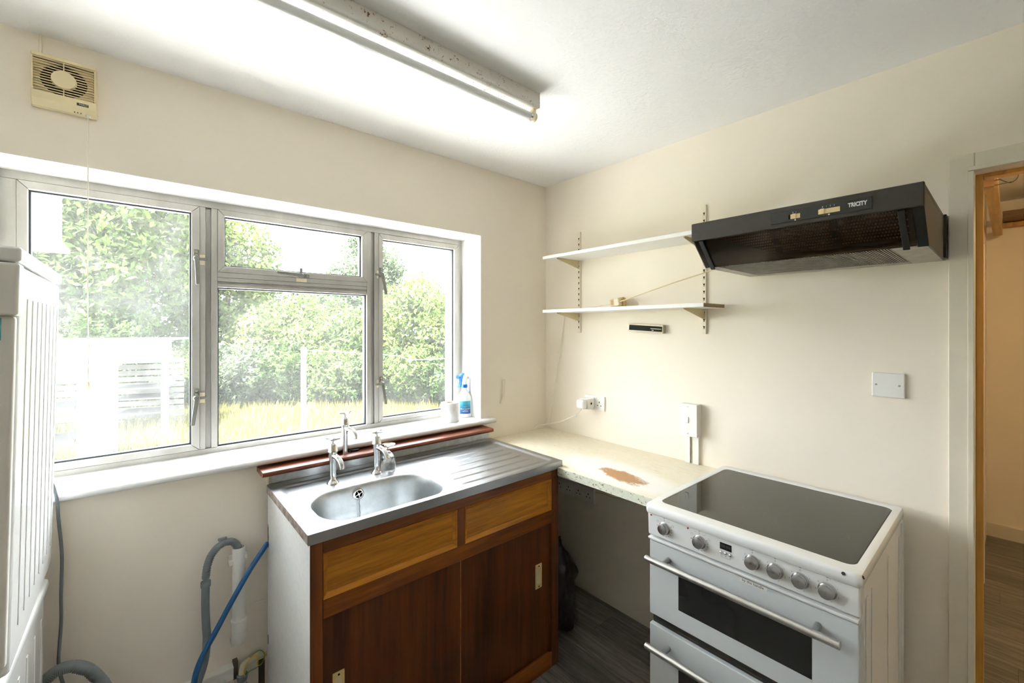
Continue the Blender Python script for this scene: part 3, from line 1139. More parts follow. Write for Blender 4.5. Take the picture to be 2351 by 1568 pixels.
TREES = [
    ('broad_tree', 'tall dark green tree rising behind the pale store shed', 120, 13.5, 8.6, 2.6, 3.6, 'leaf_dark', 9000, 0.13, 70),
    ('broad_tree', 'tall yellow-flecked green tree beside the clothes post side of the shed', 330, 14.0, 8.4, 2.4, 3.5, 'leaf_mid', 9000, 0.12, 70),
    ('broad_tree', 'pale green tree filling the upper middle light beside the gap of sky', 520, 16.0, 6.9, 1.9, 2.9, 'leaf_light', 7000, 0.11, 60),
    ('broad_tree', 'round grey-green tree standing low under the gap of sky', 720, 19.0, 4.4, 2.0, 1.9, 'leaf_grey', 6000, 0.11, 60),
    ('broad_tree', 'far blue-green tree with a domed top right of the gap of sky', 850, 21.0, 7.0, 2.2, 2.9, 'leaf_grey', 7000, 0.11, 60),
    ('broad_tree', 'light green willowy tree with a ragged top in the narrow casement', 960, 16.0, 4.5, 1.9, 2.0, 'leaf_light', 7000, 0.09, 70),
    ('broad_tree', 'low leafy tree at the far end of the clothes line', 1060, 15.0, 3.9, 1.7, 1.8, 'leaf_mid', 6000, 0.09, 60),
    ('broad_tree', 'dense mid green tree standing behind the white clothes post', 640, 15.5, 3.6, 1.8, 1.7, 'leaf_light', 6500, 0.09, 60),
    ('broad_tree', 'dark leafed tree showing between the clothes post and the narrow casement', 790, 15.6, 3.4, 1.7, 1.6, 'leaf_mid', 6500, 0.09, 60),
]
for nm, lb, px, t, h, rx, rz, mt, n, sz, cl in TREES:
    x, y = at(px, t)
    tree(nm, lb, x, y, h, rx, rz, mt, int(n * 2.2), sz * 0.95, int(cl * 1.5))
SHRUBS = [
    (450, 13.6, 2.0, 1.3, 'leaf_mid', 'bushy green shrub at the corner of the store shed'),
    (560, 13.8, 2.1, 1.25, 'leaf_grey', 'grey-green bramble bush left of the clothes post'),
    (670, 14.0, 2.0, 1.2, 'leaf_dark', 'dark green bush right behind the foot of the clothes post'),
    (770, 14.1, 1.9, 1.15, 'leaf_mid', 'rounded green bush under the clothes line'),
    (870, 14.2, 1.9, 1.1, 'leaf_dark', 'dark bush half hidden by the narrow casement frame'),
    (960, 14.0, 1.9, 1.1, 'leaf_mid', 'wide hedge bush below the willowy tree'),
    (1050, 13.6, 1.9, 1.1, 'leaf_dark', 'dark hedge bush behind the spray bottle'),
    (250, 12.6, 3.0, 1.4, 'leaf_dark', 'dark laurel bush rising over the store roof'),
]
for px, t, h, rx, mt, lb in SHRUBS:
    x, y = at(px, t)
    tree('garden_shrub', lb, x, y, h, rx, h * 0.5, mt, 9000, 0.07, 70, cat='shrub')

# clothes post and line
x, y = at(697, 6.2)
cp = thing('clothes_post', 'white metal clothes post standing in the lawn', 'post', (x, y, GZ))
MB().cyl((x, y, GZ), (x, y, 1.19), 0.036, 16).build('pole', 'post_white', cp, smooth=40)
MB().lathe([(0.04, 0), (0.04, 0.03), (0.0, 0.05)], (x, y, 1.18)).build('cap', 'post_white', cp, smooth=40)
solo(MB().tube([(x + 0.02, y, 1.18), (x + 0.9, y - 0.9, 1.115), (0.42, 2.2, 1.16), (1.3, 0.42, 1.35)], 0.0028, 6), 'clothes_line', 'post_white', 'thin white clothes line strung from the post to the house', 'line', (x, y, 1.18), smooth=60)
solo(MB().box(0.30, 0.312, 2.38, 2.392, 1.12, 1.20), 'clothes_peg', 'switch_cream', 'orange peg clipped on the clothes line', 'peg', (0.306, 2.386, 1.12))

# open-fronted store with deep white fascia
x0, y0 = -5.2, 12.2
x1, y1 = at(385, 10.0)
st = thing('garden_store', 'low open-fronted garden store with a deep white fascia and slatted back', 'shed', ((x0 + x1) / 2, (y0 + y1) / 2, GZ))
dv = Vector((x1 - x0, y1 - y0, 0)).normalized()
nv = Vector((-dv.y, dv.x, 0))
if nv.y < 0:
    nv = -nv


def obox(mb, a, b, z0, z1, n0, n1):
    """Box along the store front from distance a to b, n0..n1 behind the front."""
    L = Vector((x1, y1, 0))
    pts = []
    for z in (z0, z1):
        for s, n in ((a, n0), (b, n0), (b, n1), (a, n1)):
            p = L - dv * s + nv * n
            pts.append((p.x, p.y, z))
    return mb.loft([pts[:4], pts[4:]])


obox(MB(), -0.08, 4.0, 0.70, 1.21, -0.05, 0.0).build('fascia', 'shed_white', st)
obox(MB(), -0.1, 4.0, 1.21, 1.25, -0.1, 1.6).build('roof', 'shed_white', st)
for s in (0.0, 1.25):
    obox(MB(), s, s + 0.1, GZ, 0.70, -0.03, 0.07).build('post', 'post_white', st)
for k in range(11):
    obox(MB(), 0.1, 3.9, GZ + 0.05 + k * 0.155, GZ + 0.17 + k * 0.155, 1.45, 1.48).build('back_slat', 'shed_wood', st)
for z in (-0.55, -0.2, 0.05):
    obox(MB(), 0.15, 1.2, z, z + 0.03, 0.5, 1.3).build('shelf_board', 'shed_white', st)
# metal shed with ribbed side and corrugated roof
ms = thing('metal_shed', 'pale ribbed metal shed with a corrugated sloping roof', 'shed', (-3.2, 7.7, GZ))
ax, ay, bx, by = -2.50, 6.29, -2.24, 9.16
wl = MB()
L = math.hypot(bx - ax, by - ay)
du = Vector((bx - ax, by - ay, 0)).normalized()
dn = Vector((du.y, -du.x, 0))
pts = []
N = 96
for i in range(N + 1):
    s = L * i / N
    d = 0.018 if (i % 8) < 4 else 0.0
    p = Vector((ax, ay, 0)) + du * s + dn * d
    pts.append((p.x, p.y))
back = [(px_ - 0.05, py_) for px_, py_ in reversed(pts)]
wl.prism(pts + back, 'z', GZ, 0.8)
wl.build('side_wall', 'shed_white', ms)
for k in range(22):
    y_ = 6.15 + k * 0.14
    xo = (y_ - ay) * (bx - ax) / (by - ay)
    m = MB()
    q = [(-2.42 + xo, 0.80), (-4.3 + xo, 1.30), (-4.3 + xo, 1.33), (-2.42 + xo, 0.83)]
    m.prism(q, 'y', y_, y_ + 0.10)
    m.build('roof_rib', 'shed_white', ms)
MB().prism([(-2.5, 0.775), (-4.2, 1.28), (-4.2, 1.295), (-2.3, 0.79)], 'y', 6.1, 9.2).build('roof_sheet', 'shed_white', ms)
for p in ((-2.52, 6.27), (-3.4, 6.27), (-4.2, 6.27), (-2.26, 9.14)):
    MB().box(p[0] - 0.035, p[0] + 0.035, p[1] - 0.035, p[1] + 0.035, GZ, 0.85).build('corner_post', 'post_white', ms)
for z in (-0.55, -0.05, 0.4):
    MB().box(-4.2, -2.58, 6.3, 7.0, z, z + 0.04).build('staging', 'shed_white', ms)
# bird feeder
x, y = at(398, 9.6)
bf = thing('bird_feeder', 'small pale tube bird feeder hanging by the store', 'bird feeder', (x, y, GZ))
MB().lathe([(0.035, 0.27), (0.035, 0.5), (0.045, 0.51), (0.0, 0.56)], (x, y, 0.0), seg=12).build('tube', 'feeder', bf, smooth=40)
MB().lathe([(0.06, 0.26), (0.06, 0.27)], (x, y, 0.0), seg=12).build('tray', 'feeder', bf)
MB().tube([(x, y, 0.56), (x, y, 0.70), (x - 0.10, y + 0.05, 0.80), (x - 0.2, y + 0.1, 0.65), (x - 0.2, y + 0.1, GZ)], 0.006, 6).build('hanging_pole', 'grey_metal', bf)
# made-up white canopy for a pale shape taken as an indoor reflection
pc = thing('made_up_canopy', 'made-up white canopy box standing in for a reflection above the dryer side of the window', 'canopy', (-3.6, 3.6, GZ))
MB().box(-4.6, -2.47, 2.9, 3.9, 2.24, 2.95).build('fascia_box', 'render_white', pc, bevel=0.01)
MB().box(-4.65, -2.42, 2.85, 3.95, 2.20, 2.24).build('soffit_board', 'post_white', pc, bevel=0.005)
for p in ((-4.4, 3.1), (-3.4, 3.7)):
    MB().box(p[0] - 0.05, p[0] + 0.05, p[1] - 0.05, p[1] + 0.05, GZ, 2.20).build('post', 'post_white', pc)


# ------------------------------------------------------------------ sink unit: cabinet
SX0, SX1, SYF, SYB, SZ = -1.560, -0.488, -0.585, -0.060, 0.905
CX0, CX1, CYF = -1.552, -0.502, -0.575
cab = thing('sink_cabinet', 'brown wooden sink cabinet with sliding doors and white side panel', 'cabinet', (-1.03, -0.3, 0))
MB().box(CX0, CX0 + 0.018, CYF + 0.001, -0.036, 0, 0.873).build('side_panel', 'white_panel', cab, label='white painted side panel')
MB().box(CX1 - 0.018, CX1, CYF + 0.02, -0.036, 0, 0.873).build('side_panel', 'stile_brown', cab)
MB().box(CX0 + 0.018, CX1 - 0.018, CYF + 0.03, -0.036, 0.05, 0.065).build('bottom_board', 'white_panel', cab)
MB().box(CX0 + 0.018, CX1 - 0.018, -0.045, -0.036, 0.065, 0.70).build('back_board', 'white_panel', cab)
FT = 0.022
MB().box(CX0 + 0.0005, -1.5155, CYF, CYF + FT, 0, 0.873).build('stile', 'stile_brown', cab, bevel=0.001)
MB().box(-0.5465, CX1, CYF, CYF + FT, 0, 0.873).build('stile', 'stile_brown', cab, bevel=0.001)
MB().box(-1.515, -0.547, CYF, CYF + FT, 0.834, 0.873).build('top_rail', 'frame_brown', cab, bevel=0.001)
MB().box(-1.515, -0.547, CYF, CYF + FT, 0.638, 0.695).build('middle_rail', 'frame_brown', cab, bevel=0.001)
MB().box(-1.0425, -1.0085, CYF, CYF + FT, 0.6955, 0.8335).build('muntin', 'stile_brown', cab, bevel=0.001)
MB().box(-1.515, -0.547, CYF - 0.004, CYF + FT, 0.0, 0.062).build('bottom_rail', 'frame_brown', cab, bevel=0.004)
MB().box(-1.515, -0.547, CYF - 0.004, CYF + 0.003, 0.058, 0.070).build('door_track', 'frame_brown', cab, bevel=0.002)
for x0, x1 in ((-1.5145, -1.043), (-1.008, -0.5475)):
    p = MB().box(x0, x1, CYF + 0.010, CYF + FT, 0.696, 0.833).build('drawer_panel', 'ply_orange', cab)
    # mitred moulding round the panel
    z0, z1, wdt = 0.696, 0.833, 0.0135
    q = [[(x0, z0), (x1, z0), (x1 - wdt, z0 + wdt), (x0 + wdt, z0 + wdt)], [(x1, z0), (x1, z1), (x1 - wdt, z1 - wdt), (x1 - wdt, z0 + wdt)],
         [(x1, z1), (x0, z1), (x0 + wdt, z1 - wdt), (x1 - wdt, z1 - wdt)], [(x0, z1), (x0, z0), (x0 + wdt, z0 + wdt), (x0 + wdt, z1 - wdt)]]
    for a in q:
        # sloping bead: outer edge level with the frame, inner edge sunk
        lo = [(a[0][0], CYF - 0.001, a[0][1]), (a[1][0], CYF - 0.001, a[1][1]), (a[2][0], CYF + 0.008, a[2][1]), (a[3][0], CYF + 0.008, a[3][1])]
        hi = [(b[0], CYF + 0.0105, b[2]) for b in lo]
        MB().loft([lo, hi]).build('moulding', 'mould_orange', p)


def pull(door, x0, x1, z0, z1, y):
    r = MB()
    b = 0.0065
    for bx in ((x0, x1, z0, z0 + 0.016), (x0, x1, z1 - 0.016, z1), (x0, x0 + b, z0 + 0.016, z1 - 0.016), (x1 - b, x1, z0 + 0.016, z1 - 0.016)):
        r.box(bx[0], bx[1], y - 0.004, y, bx[2], bx[3])
    h = r.build('finger_pull', 'brass_cream', door, bevel=0.0008)
    MB().box(x0 + b, x1 - b, y - 0.0012, y - 0.0002, z0 + 0.016, z1 - 0.016).build('pull_recess', 'cream_plastic', door)
    for z in (z0 + 0.008, z1 - 0.008):
        MB().lathe([(0.0032, 0), (0.0032, 0.0006)], ((x0 + x1) / 2, y - 0.004, z), (0, -1, 0), 10).build('screw', 'dark_hole', door)


dl = MB().box(-1.516, -1.0225, CYF + 0.008, CYF + 0.016, 0.062, 0.640).build('sliding_door', 'door_brown', cab, bevel=0.0008)
MB().box(-1.0235, -1.0215, CYF + 0.0075, CYF + 0.0165, 0.066, 0.637).build('door_edge', 'mould_orange', dl)
pull(dl, -1.4855, -1.4505, 0.353, 0.457, CYF + 0.008)
dr = MB().box(-1.06, -0.546, CYF + 0.017, CYF + 0.024, 0.062, 0.640).build('sliding_door', 'door_brown', cab, bevel=0.0008)
pull(dr, -0.630, -0.593, 0.368, 0.472, CYF + 0.017)

# ------------------------------------------------------------------ stainless sink top
sk = thing('kitchen_sink', 'stainless steel sink top with bowl and ribbed drainer', 'sink', (-1.03, -0.32, 0.87))
BCX, BCY, BHX, BHY, BR = -1.266, -0.412, 0.229, 0.149, 0.118


def sst(a, b, x):
    t = min(1, max(0, (x - a) / (b - a)))
    return t * t * (3 - 2 * t)


def rr_dist(x, y, cx, cy, hx, hy, r):
    dx, dy = abs(x - cx) - (hx - r), abs(y - cy) - (hy - r)
    return math.hypot(max(dx, 0), max(dy, 0)) + min(max(dx, dy), 0) - r


RIBS = [(-0.985, -0.554, -0.190), (-0.995, -0.562, -0.252), (-1.000, -0.562, -0.315), (-1.000, -0.562, -0.378), (-0.998, -0.562, -0.441), (-0.996, -0.562, -0.505)]


def sink_h(x, y):
    dd = rr_dist(x, y, -1.022, -0.345, 0.512, 0.235, 0.05)      # sunk field
    field = sst(0.004, -0.020, dd)
    front = sst(-0.572, -0.53, y)
    h = -0.0075 * field * front
    for a, b, yc in RIBS:
        ex = max(a + 0.017 - x, x - (b - 0.017), 0)
        d = math.hypot(ex, y - yc)
        h += 0.0030 * sst(0.0215, 0.0165, d) * front
    return h


NX, NY = 270, 132
g = MB()
vs_, fs_ = [], []
for j in range(NY + 1):
    y = SYF + (SYB - SYF) * j / NY
    for i in range(NX + 1):
        x = SX0 + (SX1 - SX0) * i / NX
        vs_.append((x, y, SZ + sink_h(x, y)))
for j in range(NY):
    for i in range(NX):
        a = j * (NX + 1) + i
        xc = SX0 + (SX1 - SX0) * (i + 0.5) / NX
        yc = SYF + (SYB - SYF) * (j + 0.5) / NY
        if rr_dist(xc, yc, BCX, BCY, BHX, BHY, BR) < 0.002:
            continue
        fs_.append((a, a + 1, a + NX + 2, a + NX + 1))
g.add(vs_, fs_)
top = g.build('drainer_top', 'steel', sk, recalc=False, smooth=60)


def rr_loop(cx, cy, hx, hy, r, z, n=10, m=6):
    pts = []
    r = min(r, hx, hy)
    for q, (sx, sy) in enumerate(((1, 1), (-1, 1), (-1, -1), (1, -1))):
        for k in range(n + 1):
            a = q * PI / 2 + PI / 2 * k / n
            pts.append((cx + sx * (hx - r) + r * math.cos(a), cy + sy * (hy - r) + r * math.sin(a), z))
    return pts


zr = SZ - 0.0068
loops = []
for off, dz in ((0.011, 0.0), (0.004, 0.0012), (-0.002, 0.0), (-0.006, -0.006), (-0.010, -0.03), (-0.016, -0.09), (-0.022, -0.12), (-0.035, -0.138), (-0.06, -0.147), (-0.10, -0.150)):
    loops.append(rr_loop(BCX, BCY, BHX + off, BHY + off, BR + off * 0.9, zr + dz))
bowl = MB()
bowl.loft(loops, False, True)
bowl.build('bowl', 'steel_bowl', sk, smooth=50)
sf = MB()
sf.box(SX0, SX1, SYF - 0.0012, SYF + 0.0008, 0.873, SZ - 0.0004)
sf.build('front_apron', 'steel', sk)
MB().box(SX0 - 0.0012, SX0 + 0.0008, SYF, SYB, 0.876, SZ - 0.0004).build('end_apron', 'rust_edge', sk, label='rust-stained end edge')
MB().box(SX1 - 0.0008, SX1 + 0.0012, SYF, SYB, 0.8815, SZ - 0.0004).build('end_apron', 'steel', sk)
# overflow and chain
yo = BCY + BHY - 0.0125
ov = MB().lathe([(0.0215, -0.002), (0.0215, 0.002), (0.0165, 0.0045), (0.0145, 0.0045), (0.0145, 0.001)], (-1.293, yo, 0.866), (0, -1, 0.06), 24).build('overflow', 'chrome', sk, smooth=40)
MB().lathe([(0.0143, 0), (0.0143, 0.0015)], (-1.293, yo - 0.0005, 0.866), (0, -1, 0.06), 20).build('overflow_hole', 'dark_hole', ov)
cr = MB()
for a in (0.4, 0.4 + PI / 2):
    dx, dz = math.cos(a) * 0.0143, math.sin(a) * 0.0143
    cr.cyl((-1.293 - dx, yo - 0.004, 0.866 - dz), (-1.293 + dx, yo - 0.004, 0.866 + dz), 0.0018, 6)
cr.lathe([(0.004, 0), (0.004, 0.003)], (-1.293, yo - 0.003, 0.866), (0, -1, 0), 10)
cr.build('overflow_cross', 'chrome', ov)
ch = MB()
zz = 0.862
yy = yo - 0.007
k = 0
while zz > 0.768:
    ch.lathe([(0.0, -0.0019), (0.0014, -0.0012), (0.0018, 0), (0.0014, 0.0012), (0.0, 0.0019)], (-1.293 - 0.001 * math.sin(k), yy - (0.862 - zz) * 0.12, zz), (0, 0, 1), 6)
    zz -= 0.0036
    k += 1
ch.build('bead_chain', 'grey_metal', sk, kind='stuff', smooth=60)

# upstand and varnished ledge behind the sink
up = thing('splash_ledge', 'varnished red-brown wooden ledge on a metal upstand behind the sink', 'ledge', (-1.04, -0.04, 0.905))
MB().box(-1.553, -0.498, -0.0585, -0.001, 0.8735, 0.9458).build('upstand_core', 'old_pipe', up)
MB().box(-1.545, -0.498, -0.0615, -0.0585, 0.906, 0.9458).build('metal_strip', 'zinc', up)
lp = [(-0.0005, 0.946), (-0.0005, 0.9655), (-0.095, 0.9655), (-0.101, 0.963), (-0.1045, 0.957), (-0.103, 0.950), (-0.098, 0.946)]
MB().prism(lp, 'x', -1.583, -0.497).build('ledge_board', 'ledge_brown', up, bevel=0.002)

# ------------------------------------------------------------------ taps
def tap(label, x, y, z, flare=True, rot=0.0, hrot=0.0, h=0.172):
    t = thing('pillar_tap', label, 'tap', (x, y, z), 'chrome pillar taps over the sink')
    b = []
    if flare:
        b += [(0.0235, 0.0), (0.0235, 0.002), (0.020, 0.006), (0.0145, 0.013), (0.0118, 0.020)]
    else:
        b += [(0.0115, 0.0), (0.0115, 0.02)]
    b += [(0.0118, 0.05), (0.0132, 0.09), (0.0150, 0.112), (0.0155, 0.121)]
    MB().lathe(b, (x, y, z), seg=24).build('pillar', 'chrome', t, smooth=50)
    MB().lathe([(0.0172, 0.120), (0.0180, 0.123), (0.0172, 0.126), (0.0160, 0.128), (0.0162, 0.142), (0.0135, 0.152), (0.0085, 0.157), (0.0050, 0.158)], (x, y, z), seg=24).build('bonnet', 'chrome', t, smooth=50)
    MB().lathe([(0.0048, 0.156), (0.0048, 0.166)], (x, y, z), seg=12).build('spindle', 'chrome', t, smooth=50)
    hm = MB()
    for k in range(4):
        a = hrot + k * PI / 2
        hm.tube([(x, y, z + 0.170), (x + 0.012 * math.cos(a), y + 0.012 * math.sin(a), z + 0.171), (x + 0.030 * math.cos(a), y + 0.030 * math.sin(a), z + 0.1745)], [0.0058, 0.0052, 0.0030], 8, 4)
    hm.lathe([(0.0075, 0.163), (0.0085, 0.170), (0.0065, 0.176), (0.0, 0.178)], (x, y, z), seg=14)
    hm.build('cross_handle', 'chrome', t, smooth=60)
    d = Vector((math.sin(rot), -math.cos(rot), 0))
    P = lambda u, w_: (x + d.x * u, y + d.y * u, z + w_)
    MB().tube([P(0.004, 0.108), P(0.024, 0.104), P(0.044, 0.094), P(0.056, 0.078), P(0.058, 0.066)], [0.0118, 0.0110, 0.0108, 0.0110, 0.0112], 14).build('spout', 'chrome', t, smooth=60)
    return t


tap('chrome pillar tap on the sink at the plain side of the bowl', -1.358, -0.185, 0.8975, hrot=0.12 + 0.74, rot=0.25)
tap('chrome pillar tap on the sink beside the upturned glass', -1.181, -0.184, 0.8975, hrot=0.45, rot=0.35)
tap('chrome pillar tap standing on the brown wooden ledge', -1.262, -0.048, 0.9655, False, hrot=0.25, rot=0.5)

# sink plug on the ledge
pg = thing('sink_plug', 'black rubber sink plug with a chain loop lying on the brown ledge', 'plug', (-1.217, -0.034, 0.9655))
MB().lathe([(0.016, 0), (0.018, 0.004), (0.0225, 0.006), (0.0228, 0.009), (0.020, 0.0105), (0.006, 0.011), (0.006, 0.016), (0.0, 0.017)], (-1.217, -0.034, 0.9655), seg=24).build('stopper', 'black_rubber', pg, smooth=45)
MB().tube([(-1.223, -0.034, 0.981), (-1.226, -0.034, 0.988), (-1.217, -0.036, 0.992), (-1.210, -0.036, 0.988), (-1.213, -0.034, 0.981)], 0.0011, 6).build('ring', 'chrome', pg, smooth=60)
MB().tube([(-1.219, -0.035, 0.990), (-1.232, -0.038, 0.982), (-1.240, -0.040, 0.968)], 0.0012, 6).build('chain', 'chrome', pg, smooth=60)

# upturned crystal glass
gx, gy, gz = -1.127, -0.178, 0.8975
gl_ = thing('crystal_glass', 'upturned cut crystal stem glass on the sink', 'glass', (gx, gy, gz))
m = MB()
prof = [(0.0285, 0.0), (0.0295, 0.012), (0.0300, 0.03), (0.0285, 0.048), (0.0225, 0.064), (0.0130, 0.074), (0.0065, 0.080)]
inn = [(0.0050, 0.072), (0.0105, 0.068), (0.0200, 0.060), (0.0262, 0.046), (0.0278, 0.03), (0.0273, 0.012), (0.0268, 0.0)]
m.lathe(prof, (gx, gy, gz), seg=28, cap=False)
b1 = MB()
b1.lathe([(0.0268, 0.0)] + prof + [(0.0, 0.081)], (gx, gy, gz), seg=28, cap=False)
b1.lathe(inn[::-1][::-1] + [], (gx, gy, gz), seg=28, cap=False)
b1.build('bowl', 'crystal', gl_, smooth=40)
# diamond cuts as fine raised ridges
cu_ = MB()
for k in range(10):
    for sgn in (1, -1):
        path = []
        for q in range(7):
            u = q / 6
            a = 2 * PI * k / 10 + sgn * (u - 0.5) * 0.75
            rr_ = 0.0300 - 0.0012 * abs(u - 0.4)
            if u > 0.75:
                rr_ -= (u - 0.75) * 0.012
            path.append((gx + rr_ * math.cos(a), gy + rr_ * math.sin(a), gz + 0.012 + 0.040 * u))
        cu_.tube(path, 0.0007, 4, 2)
cu_.build('cut_pattern', 'crystal', gl_, smooth=60)
MB().lathe([(0.0065, 0.079), (0.0042, 0.086), (0.0055, 0.092), (0.0040, 0.099), (0.0075, 0.104), (0.0280, 0.1075), (0.0285, 0.1095), (0.0, 0.111)], (gx, gy, gz), seg=28).build('stem_foot', 'crystal', gl_, smooth=40)

# ------------------------------------------------------------------ things on the window board
rx_, ry_ = -0.668, 0.062
tr_ = thing('toilet_roll', 'white toilet roll standing on the window board', 'toilet roll', (rx_, ry_, 1.0))
tube_o = [(0.0455, 0.0), (0.0462, 0.004), (0.0462, 0.098), (0.0455, 0.101), (0.0205, 0.101)]
m = MB().lathe(tube_o + [(0.020, 0.09), (0.020, 0.0)], (rx_, ry_, 1.0), seg=40, cap=False)
m.lathe([(0.0455, 0), (0.020, 0)], (rx_, ry_, 1.0), seg=40, cap=False)
m.build('paper', 'paper_white', tr_, smooth=40)
MB().lathe([(0.0208, 0.002), (0.0208, 0.1005), (0.0190, 0.1005), (0.0190, 0.002)], (rx_, ry_, 1.0), seg=24, cap=False).build('card_core', 'card_brown', tr_, smooth=40)
ls = MB()
pa = []
for k in range(9):
    a = R(-150 + k * 14)
    rr_ = 0.0468 + (0.004 * max(0, k - 5) / 3)
    pa.append((rx_ + rr_ * math.cos(a), ry_ + rr_ * math.sin(a)))
lp_ = [(p[0], p[1], 1.0015) for p in pa] + [(p[0] , p[1], 1.0985) for p in reversed(pa)]
n_ = len(pa)
lo = [(p[0], p[1], 1.0015) for p in pa]
hi = [(p[0], p[1], 1.0985) for p in pa]
ls.add(lo + hi, [(i, i + 1, i + 1 + n_, i + n_) for i in range(n_ - 1)])
q = ls.build('loose_sheet', 'paper_white', tr_, recalc=False, smooth=60)
sm = q.modifiers.new('thick', 'SOLIDIFY')
sm.thickness = 0.0005

bx_, by_ = -0.533, 0.118
sp = thing('spray_bottle', 'white spray bottle with blue trigger and blue sanitiser label on the window board', 'spray bottle', (bx_, by_, 1.0))
MB().lathe([(0.038, 0), (0.0425, 0.004), (0.0432, 0.012), (0.0432, 0.098), (0.0400, 0.109), (0.0300, 0.125), (0.0195, 0.142), (0.0152, 0.155), (0.0140, 0.166)], (bx_, by_, 1.0), seg=36).build('bottle', 'bottle_white', sp, smooth=50)
MB().lathe([(0.0165, 0.163), (0.0170, 0.165), (0.0170, 0.178), (0.0160, 0.180)], (bx_, by_, 1.0), seg=24).build('collar', 'trigger_blue', sp, smooth=40)
# spray head facing the sink bowl (towards -x)
hd = Vector((-0.90, -0.43, 0)).normalized()
sd_ = Vector((-hd.y, hd.x, 0))


def hp(u, s, z):
    return (bx_ + hd.x * u + sd_.x * s, by_ + hd.y * u + sd_.y * s, 1.0 + z)


def hprism(pts, wdt):
    return MB().loft([[hp(u, -wdt, z) for u, z in pts], [hp(u, wdt, z) for u, z in pts]])


hprism([(0.012, 0.180), (0.012, 0.197), (0.034, 0.212), (0.036, 0.222), (0.026, 0.236), (0.010, 0.242), (-0.010, 0.237), (-0.026, 0.222), (-0.030, 0.212), (-0.016, 0.206), (-0.011, 0.197), (-0.011, 0.180)], 0.0105).build('spray_head', 'bottle_white', sp, bevel=0.003)
hprism([(0.012, 0.246), (0.030, 0.247), (0.050, 0.235), (0.055, 0.222), (0.048, 0.206), (0.052, 0.186), (0.060, 0.172), (0.052, 0.170), (0.043, 0.184), (0.038, 0.204), (0.040, 0.216), (0.026, 0.226), (0.014, 0.228)], 0.0085).build('trigger', 'trigger_blue', sp, bevel=0.0025)
MB().cyl(hp(0.050, 0, 0.229), hp(0.066, 0, 0.229), 0.0085, 14).cyl(hp(0.066, 0, 0.229), hp(0.076, 0, 0.229), 0.0100, 14).build('nozzle', 'trigger_blue', sp, smooth=40)
# printed label, a curved sheet on the face towards the room
lab, lnt, lb_ = _mat('label_blue')
tcn = lnt.nodes.new('ShaderNodeTexCoord')
sx_ = lnt.nodes.new('ShaderNodeSeparateXYZ')
lnt.links.new(tcn.outputs['Object'], sx_.inputs[0])
mr = lnt.nodes.new('ShaderNodeMapRange')
mr.inputs[1].default_value = 0.022
mr.inputs[2].default_value = 0.09
lnt.links.new(sx_.outputs[2], mr.inputs[0])
nzl = noise(lnt, 60, 4, 0.6, (1, 1, 2.5))
adl = lnt.nodes.new('ShaderNodeMath')
adl.operation = 'MULTIPLY_ADD'
adl.inputs[1].default_value = 0.25
lnt.links.new(nzl.outputs[0], adl.inputs[0])
lnt.links.new(mr.outputs[0], adl.inputs[2])
rl = ramp(lnt, adl.outputs[0], [(0.15, (0.012, 0.075, 0.24)), (0.55, (0.015, 0.12, 0.30)), (1.05, (0.06, 0.38, 0.50))])
lnt.links.new(rl.outputs[0], lb_.inputs['Base Color'])
lb_.inputs['Roughness'].default_value = 0.35
MATS['label_blue'] = lab
ls = MB()
a0, a1 = R(-163), R(-75)
lo, hi = [], []
for k in range(13):
    a = a0 + (a1 - a0) * k / 12
    lo.append((bx_ + 0.0436 * math.cos(a), by_ + 0.0436 * math.sin(a), 1.021))
    hi.append((bx_ + 0.0436 * math.cos(a), by_ + 0.0436 * math.sin(a), 1.092))
ls.add(lo + hi, [(i, i + 1, i + 14, i + 13) for i in range(12)])
lbl = ls.build('label', 'label_blue', sp, recalc=False, smooth=60)
tm = R(-118)
fx, fy = math.cos(tm), math.sin(tm)
tx, ty = -fy, fx


def lab_text(nm, s_, size, z, off=0.0, mat='text_white'):
    a = tm + off / 0.0436
    dx, dy = math.cos(a), math.sin(a)
    t = text(nm, s_, size, mat, sp, (bx_ + dx * 0.0440, by_ + dy * 0.0440, 1.0 + z), (-dy, dx, 0), (0, 0, 1), 0.0002)
    # wrap the letters round the bottle
    org = Vector((bx_, by_, 1.0))
    for v_ in t.data.vertices:
        p = Vector(v_.co)
        u = p.x * (-dy) + p.y * dx
        d = p.x * dx + p.y * dy
        aa = a + u / 0.0440
        v_.co = (math.cos(aa) * d, math.sin(aa) * d, p.z)
    return t


lab_text('label_print', 'Hand Sanitiser', 0.0098, 0.049, 0.0)
# lines too small to read
for z, half in ((0.0605, 0.011), (0.0415, 0.010), (0.0375, 0.018), (0.0335, 0.015)):
    ln = MB()
    pts_ = []
    for k in range(9):
        a = tm + (-half + 2 * half * k / 8) / 0.0440
        pts_.append((bx_ + math.cos(a) * 0.0440, by_ + math.sin(a) * 0.0440))
    ln.add([(p[0], p[1], 1.0 + z - 0.0006) for p in pts_] + [(p[0], p[1], 1.0 + z + 0.0006) for p in pts_], [(i_, i_ + 1, i_ + 10, i_ + 9) for i_ in range(8)])
    ln.build('label_line', 'text_white', sp, recalc=False)


# ------------------------------------------------------------------ worktop
wt = thing('worktop', 'cream flecked laminate worktop with a worn brown patch beside the cooker', 'worktop', (0, 0, 0.85))
wpts = [(-0.4855, -0.0005), (-0.4855, -0.588), (-0.519, -0.588), (-0.519, -1.094), (-0.0005, -1.094), (-0.0005, -0.0005)]
MB().prism(wpts, 'z', 0.846, 0.880).build('top_board', 'worktop', wt)
